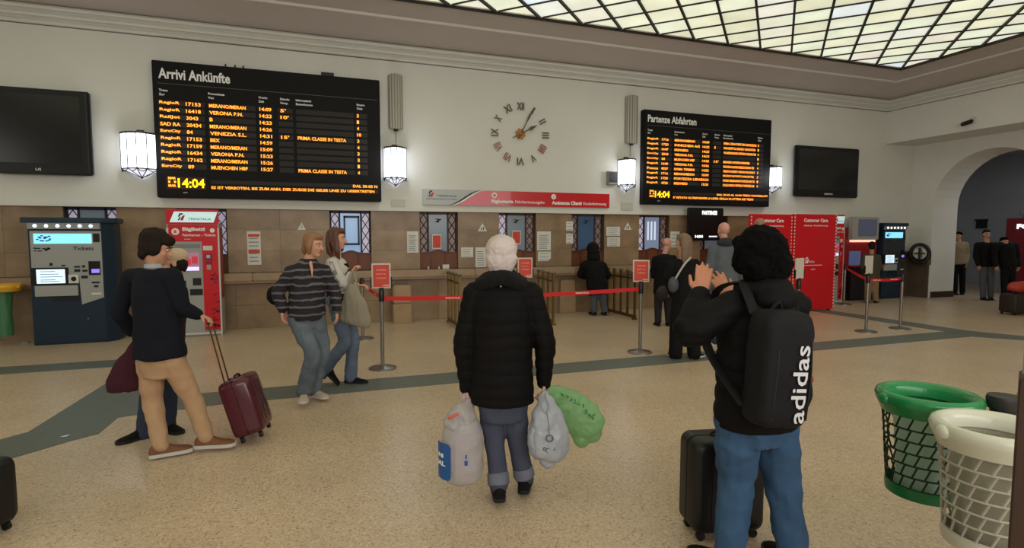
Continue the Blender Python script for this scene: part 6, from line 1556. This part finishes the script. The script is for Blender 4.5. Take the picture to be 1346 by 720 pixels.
# =================================================================== recycling bins
def basin(cp, zr, label, rgb_rim, rgb_wire, liner, rad=.20, h=.50, base=True, name='waste_bin', tray=None, bare=False, rows=6, seedo=0, linoff=(0,0), linr=.93):
    x, y = cp
    M_r = mat('rim_%d_%d_%d' % rgb_rim, rgb_rim, .28, coat=.3); M_w = mat('wire_%d_%d_%d' % rgb_wire, rgb_wire, .45)
    r = thing(name, label, 'waste bin', (x, y, zr-h), group='round mesh waste bins on the post')
    th = .030
    prof = [(rad-.036,-.04),(rad-.034,.0),(rad-.022,.024),(rad,.032),(rad+.018,.024),(rad+.026,.004),(rad+.020,-.022),(rad+.006,-.05),(rad-.004,-.075),(rad-.012,-.075),(rad-.012,-.045),(rad-.036,-.04)]
    build(MB().lathe([(a, b_) for a, b_ in prof], (x,y,zr), 48, ends=False), 'rim', M_r, r, smooth=True)
    for q in (-1, 1):
        c = Vector((x, y, zr-.005)) + RT*q*(rad+.022)
        build(MB().ell(c, (.022,.035,.030), Matrix((RT,F0,ZU)).transposed()), 'rim_lug', M_r, r, smooth=True)
    n = 20; H = h-.14; R_ = rad-.012; z0 = zr-.075
    rt = lambda t: R_ - .03*t
    for k in range(1, rows+1) if not bare else ():
        z = z0 - H*k/rows; rr = rt(k/rows)
        build(MB().tube([(x+rr*math.cos(2*PI*i/32), y+rr*math.sin(2*PI*i/32), z) for i in range(33)], .0048, n=6, cap=False), 'lattice_hoop', M_w, r, smooth=True)
    mb = MB()
    for k in range(rows) if not bare else ():
        za, zb = z0 - H*k/rows, z0 - H*(k+1)/rows
        for i in range(n):
            a0 = 2*PI*(i - .16*k)/n; a1 = a0 - 2*PI*.43/n
            mb.cyl((x+rt(k/rows)*math.cos(a0), y+rt(k/rows)*math.sin(a0), za), (x+rt((k+1)/rows)*math.cos(a1), y+rt((k+1)/rows)*math.sin(a1), zb), .0045, 5)
    if not bare: o = build(mb, 'lattice_rods', M_w, r); o['kind'] = 'stuff'
    rb_ = rt(1); zb = z0-H
    if not bare: build(MB().lathe([(rb_+.006,.0),(rb_+.008,-.02),(rb_+.004,-.055),(rb_-.03,-.068),(0,-.068),(0,-.06),(rb_-.03,-.058),(rb_-.004,-.05),(rb_-.002,.0),(rb_+.006,.0)], (x,y,zb), 40, ends=False), 'base_cup', tray or M_r, r, smooth=True)
    # liner
    nn = 40; rows_ = 12; vs = []; 
    for k in range(rows_+1):
        t = k/rows_
        for i in range(nn):
            a = 2*PI*i/nn; q = (rt(t)-.010)*(linr - .02*math.sin(t*PI)) + .008*noise.noise(Vector((math.cos(a)*2.2+seedo, math.sin(a)*2.2, t*3)))*1.5
            vs.append((x+linoff[0]*math.sin(t*PI)+q*math.cos(a), y+linoff[1]*math.sin(t*PI)+q*math.sin(a), zr-.05 - (H+.055)*t))
    fs = [(k*nn+i, k*nn+(i+1) % nn, (k+1)*nn+(i+1) % nn, (k+1)*nn+i) for k in range(rows_) for i in range(nn)] + [tuple(rows_*nn+i for i in range(nn))]
    build(MB().add(vs, fs), 'liner_bag', liner, r, smooth=True)
    return r
gpnt = plane_pt(1219.5, 522, 2.72); wpnt = plane_pt(1309, 566, 2.24); ppnt = plane_pt(1308, 519, 2.62); ypnt = plane_pt(1412, 532, 2.78)
for _ in range(20):
    for q in (gpnt, wpnt, ypnt):
        v = Vector((ppnt.x-q.x, ppnt.y-q.y, 0))
        if v.length < .305: v.normalize(); ppnt = Vector((q.x, q.y, ppnt.z)) + v*.306 if q is gpnt else ppnt; q.x, q.y = (q.x, q.y) if q is gpnt else (ppnt.x - v.x*.306, ppnt.y - v.y*.306)
basin((gpnt.x, gpnt.y), gpnt.z, 'green-rimmed mesh bin with a pale liner, left of the black post cap', (30,128,70), (14,44,26), plastic('liner_greenish',(176,200,184),.10), tray=mat('green_tray',(20,104,56),.3), linoff=(.02*RT.x,.02*RT.y), linr=.86)
basin((wpnt.x, wpnt.y), wpnt.z, 'white-rimmed mesh bin with a clear grey liner, nearest the camera', (206,206,188), (176,172,156), plastic('liner_clear',(170,166,150),.15), tray=mat('white_tray',(196,192,176),.4), seedo=5, linr=.87)
basin((ypnt.x, ypnt.y), ypnt.z-.0, 'yellow-rimmed mesh bin at the right edge behind the white one', (222,160,40), (150,110,40), plastic('liner_clear',(186,180,166)), seedo=9)
r = thing('bin_post', 'black round post with a flat cap between the green and white bins', 'post', (ppnt.x, ppnt.y, 0))
zp = ppnt.z
build(MB().lathe([(0,0),(.16,0),(.16,.015),(.055,.03),(.055,zp-.03),(.0,zp-.03)], (ppnt.x,ppnt.y,0), 24), 'shaft', mat('post_black',(34,34,34),.45), r, smooth=True)
build(MB().lathe([(0,zp-.06),(.068,zp-.06),(.072,zp-.02),(.068,zp),(.0,zp+.004)], (ppnt.x,ppnt.y,0), 28), 'cap', mat('post_cap',(44,44,44),.4), r, smooth=True)
for q in (gpnt, wpnt, ypnt):
    d = Vector((q.x-ppnt.x, q.y-ppnt.y, 0)); L_ = d.length; d.normalize(); s_ = Vector((ppnt.x, ppnt.y, 0)) + d*.045
    e = Vector((ppnt.x, ppnt.y, 0)) + d*(max(.06, L_-.226))
    for z in (q.z-.06, q.z-.40): build(MB().cyl(s_+ZU*z, e+ZU*z, .012, 8), 'arm', mat('post_black',(34,34,34)), r)
# far-left yellow-rimmed bin with green liner
yl = onY(3, 376, YS - .24 - .27)
basin((yl.x, yl.y), yl.z, 'yellow-rimmed bin with a green liner bag at the far left edge', (222,166,44), (120,96,40), mat('liner_green',(70,120,84),.5,bump=.5,bscale=20), h=.78, rad=.22, bare=True, linr=.55)
r = thing('bin_post', 'slim dark post carrying the yellow-rimmed bin at the far left', 'post', (yl.x-.27, yl.y, 0))
build(MB().cyl((yl.x-.30,yl.y,0),(yl.x-.30,yl.y,yl.z+.05), .03, 12), 'shaft', M_black, r, smooth=True)
build(MB().lathe([(0,0),(.14,0),(.14,.015),(0,.02)], (yl.x-.30,yl.y,0), 20), 'foot_plate', M_black, r)
build(MB().cyl((yl.x-.30,yl.y,yl.z-.05),(yl.x-.247,yl.y,yl.z-.05), .012, 8), 'arm', M_black, r)
# brown timber post at the right edge, close to the camera
e = plane_pt(1339.5, 497, 1.55); zt = e.z
r = thing('timber_post', 'dark brown timber post cut off by the right edge beside the white bin', 'post', (e.x+RT.x*.06, e.y+RT.y*.06, 0))
Mt = Matrix.Translation((e.x, e.y, 0)) @ Matrix.Rotation(math.atan2(RT.y, RT.x) - math.atan((1339.5-CX)/FPX), 4, 'Z')
build(MB().box(0,.14,0,.14,0,zt,Mt), 'shaft', mat('timber_dark',(64,44,34),.6,var=.2,scale=6,stretch=(6,6,.6)), r, bevel=.004)
build(MB().box(.006,.13,.055,.068,zt,zt+.12,Mt), 'pale_top_plate', mat('plate_pale',(150,148,138),.5), r, bevel=.004)
# litter on the floor
p = onZ(85, 574); o = build(MB().add([(-.03,-.01,.002),(.02,-.02,.004),(.035,.008,.010),(-.01,.015,.003)], [(0,1,2,3)]), 'paper_scrap', M_white, loc=(p.x, p.y, .004)); tag(o, 'small white paper scrap on the grey floor inlay at left', 'litter')
# print too small to pick apart letter by letter
for o in list(bpy.data.objects):
    if o.type == 'MESH' and o.name.split('.')[0] in ('company_lettering', 'machine_lettering', 'sign_lettering', 'office_lettering', 'care_lettering', 'foot_lettering', 'screen_lettering', 'led_message', 'column_headings', 'operator_emblem', 'display_pattern'):
        o['kind'] = 'stuff'
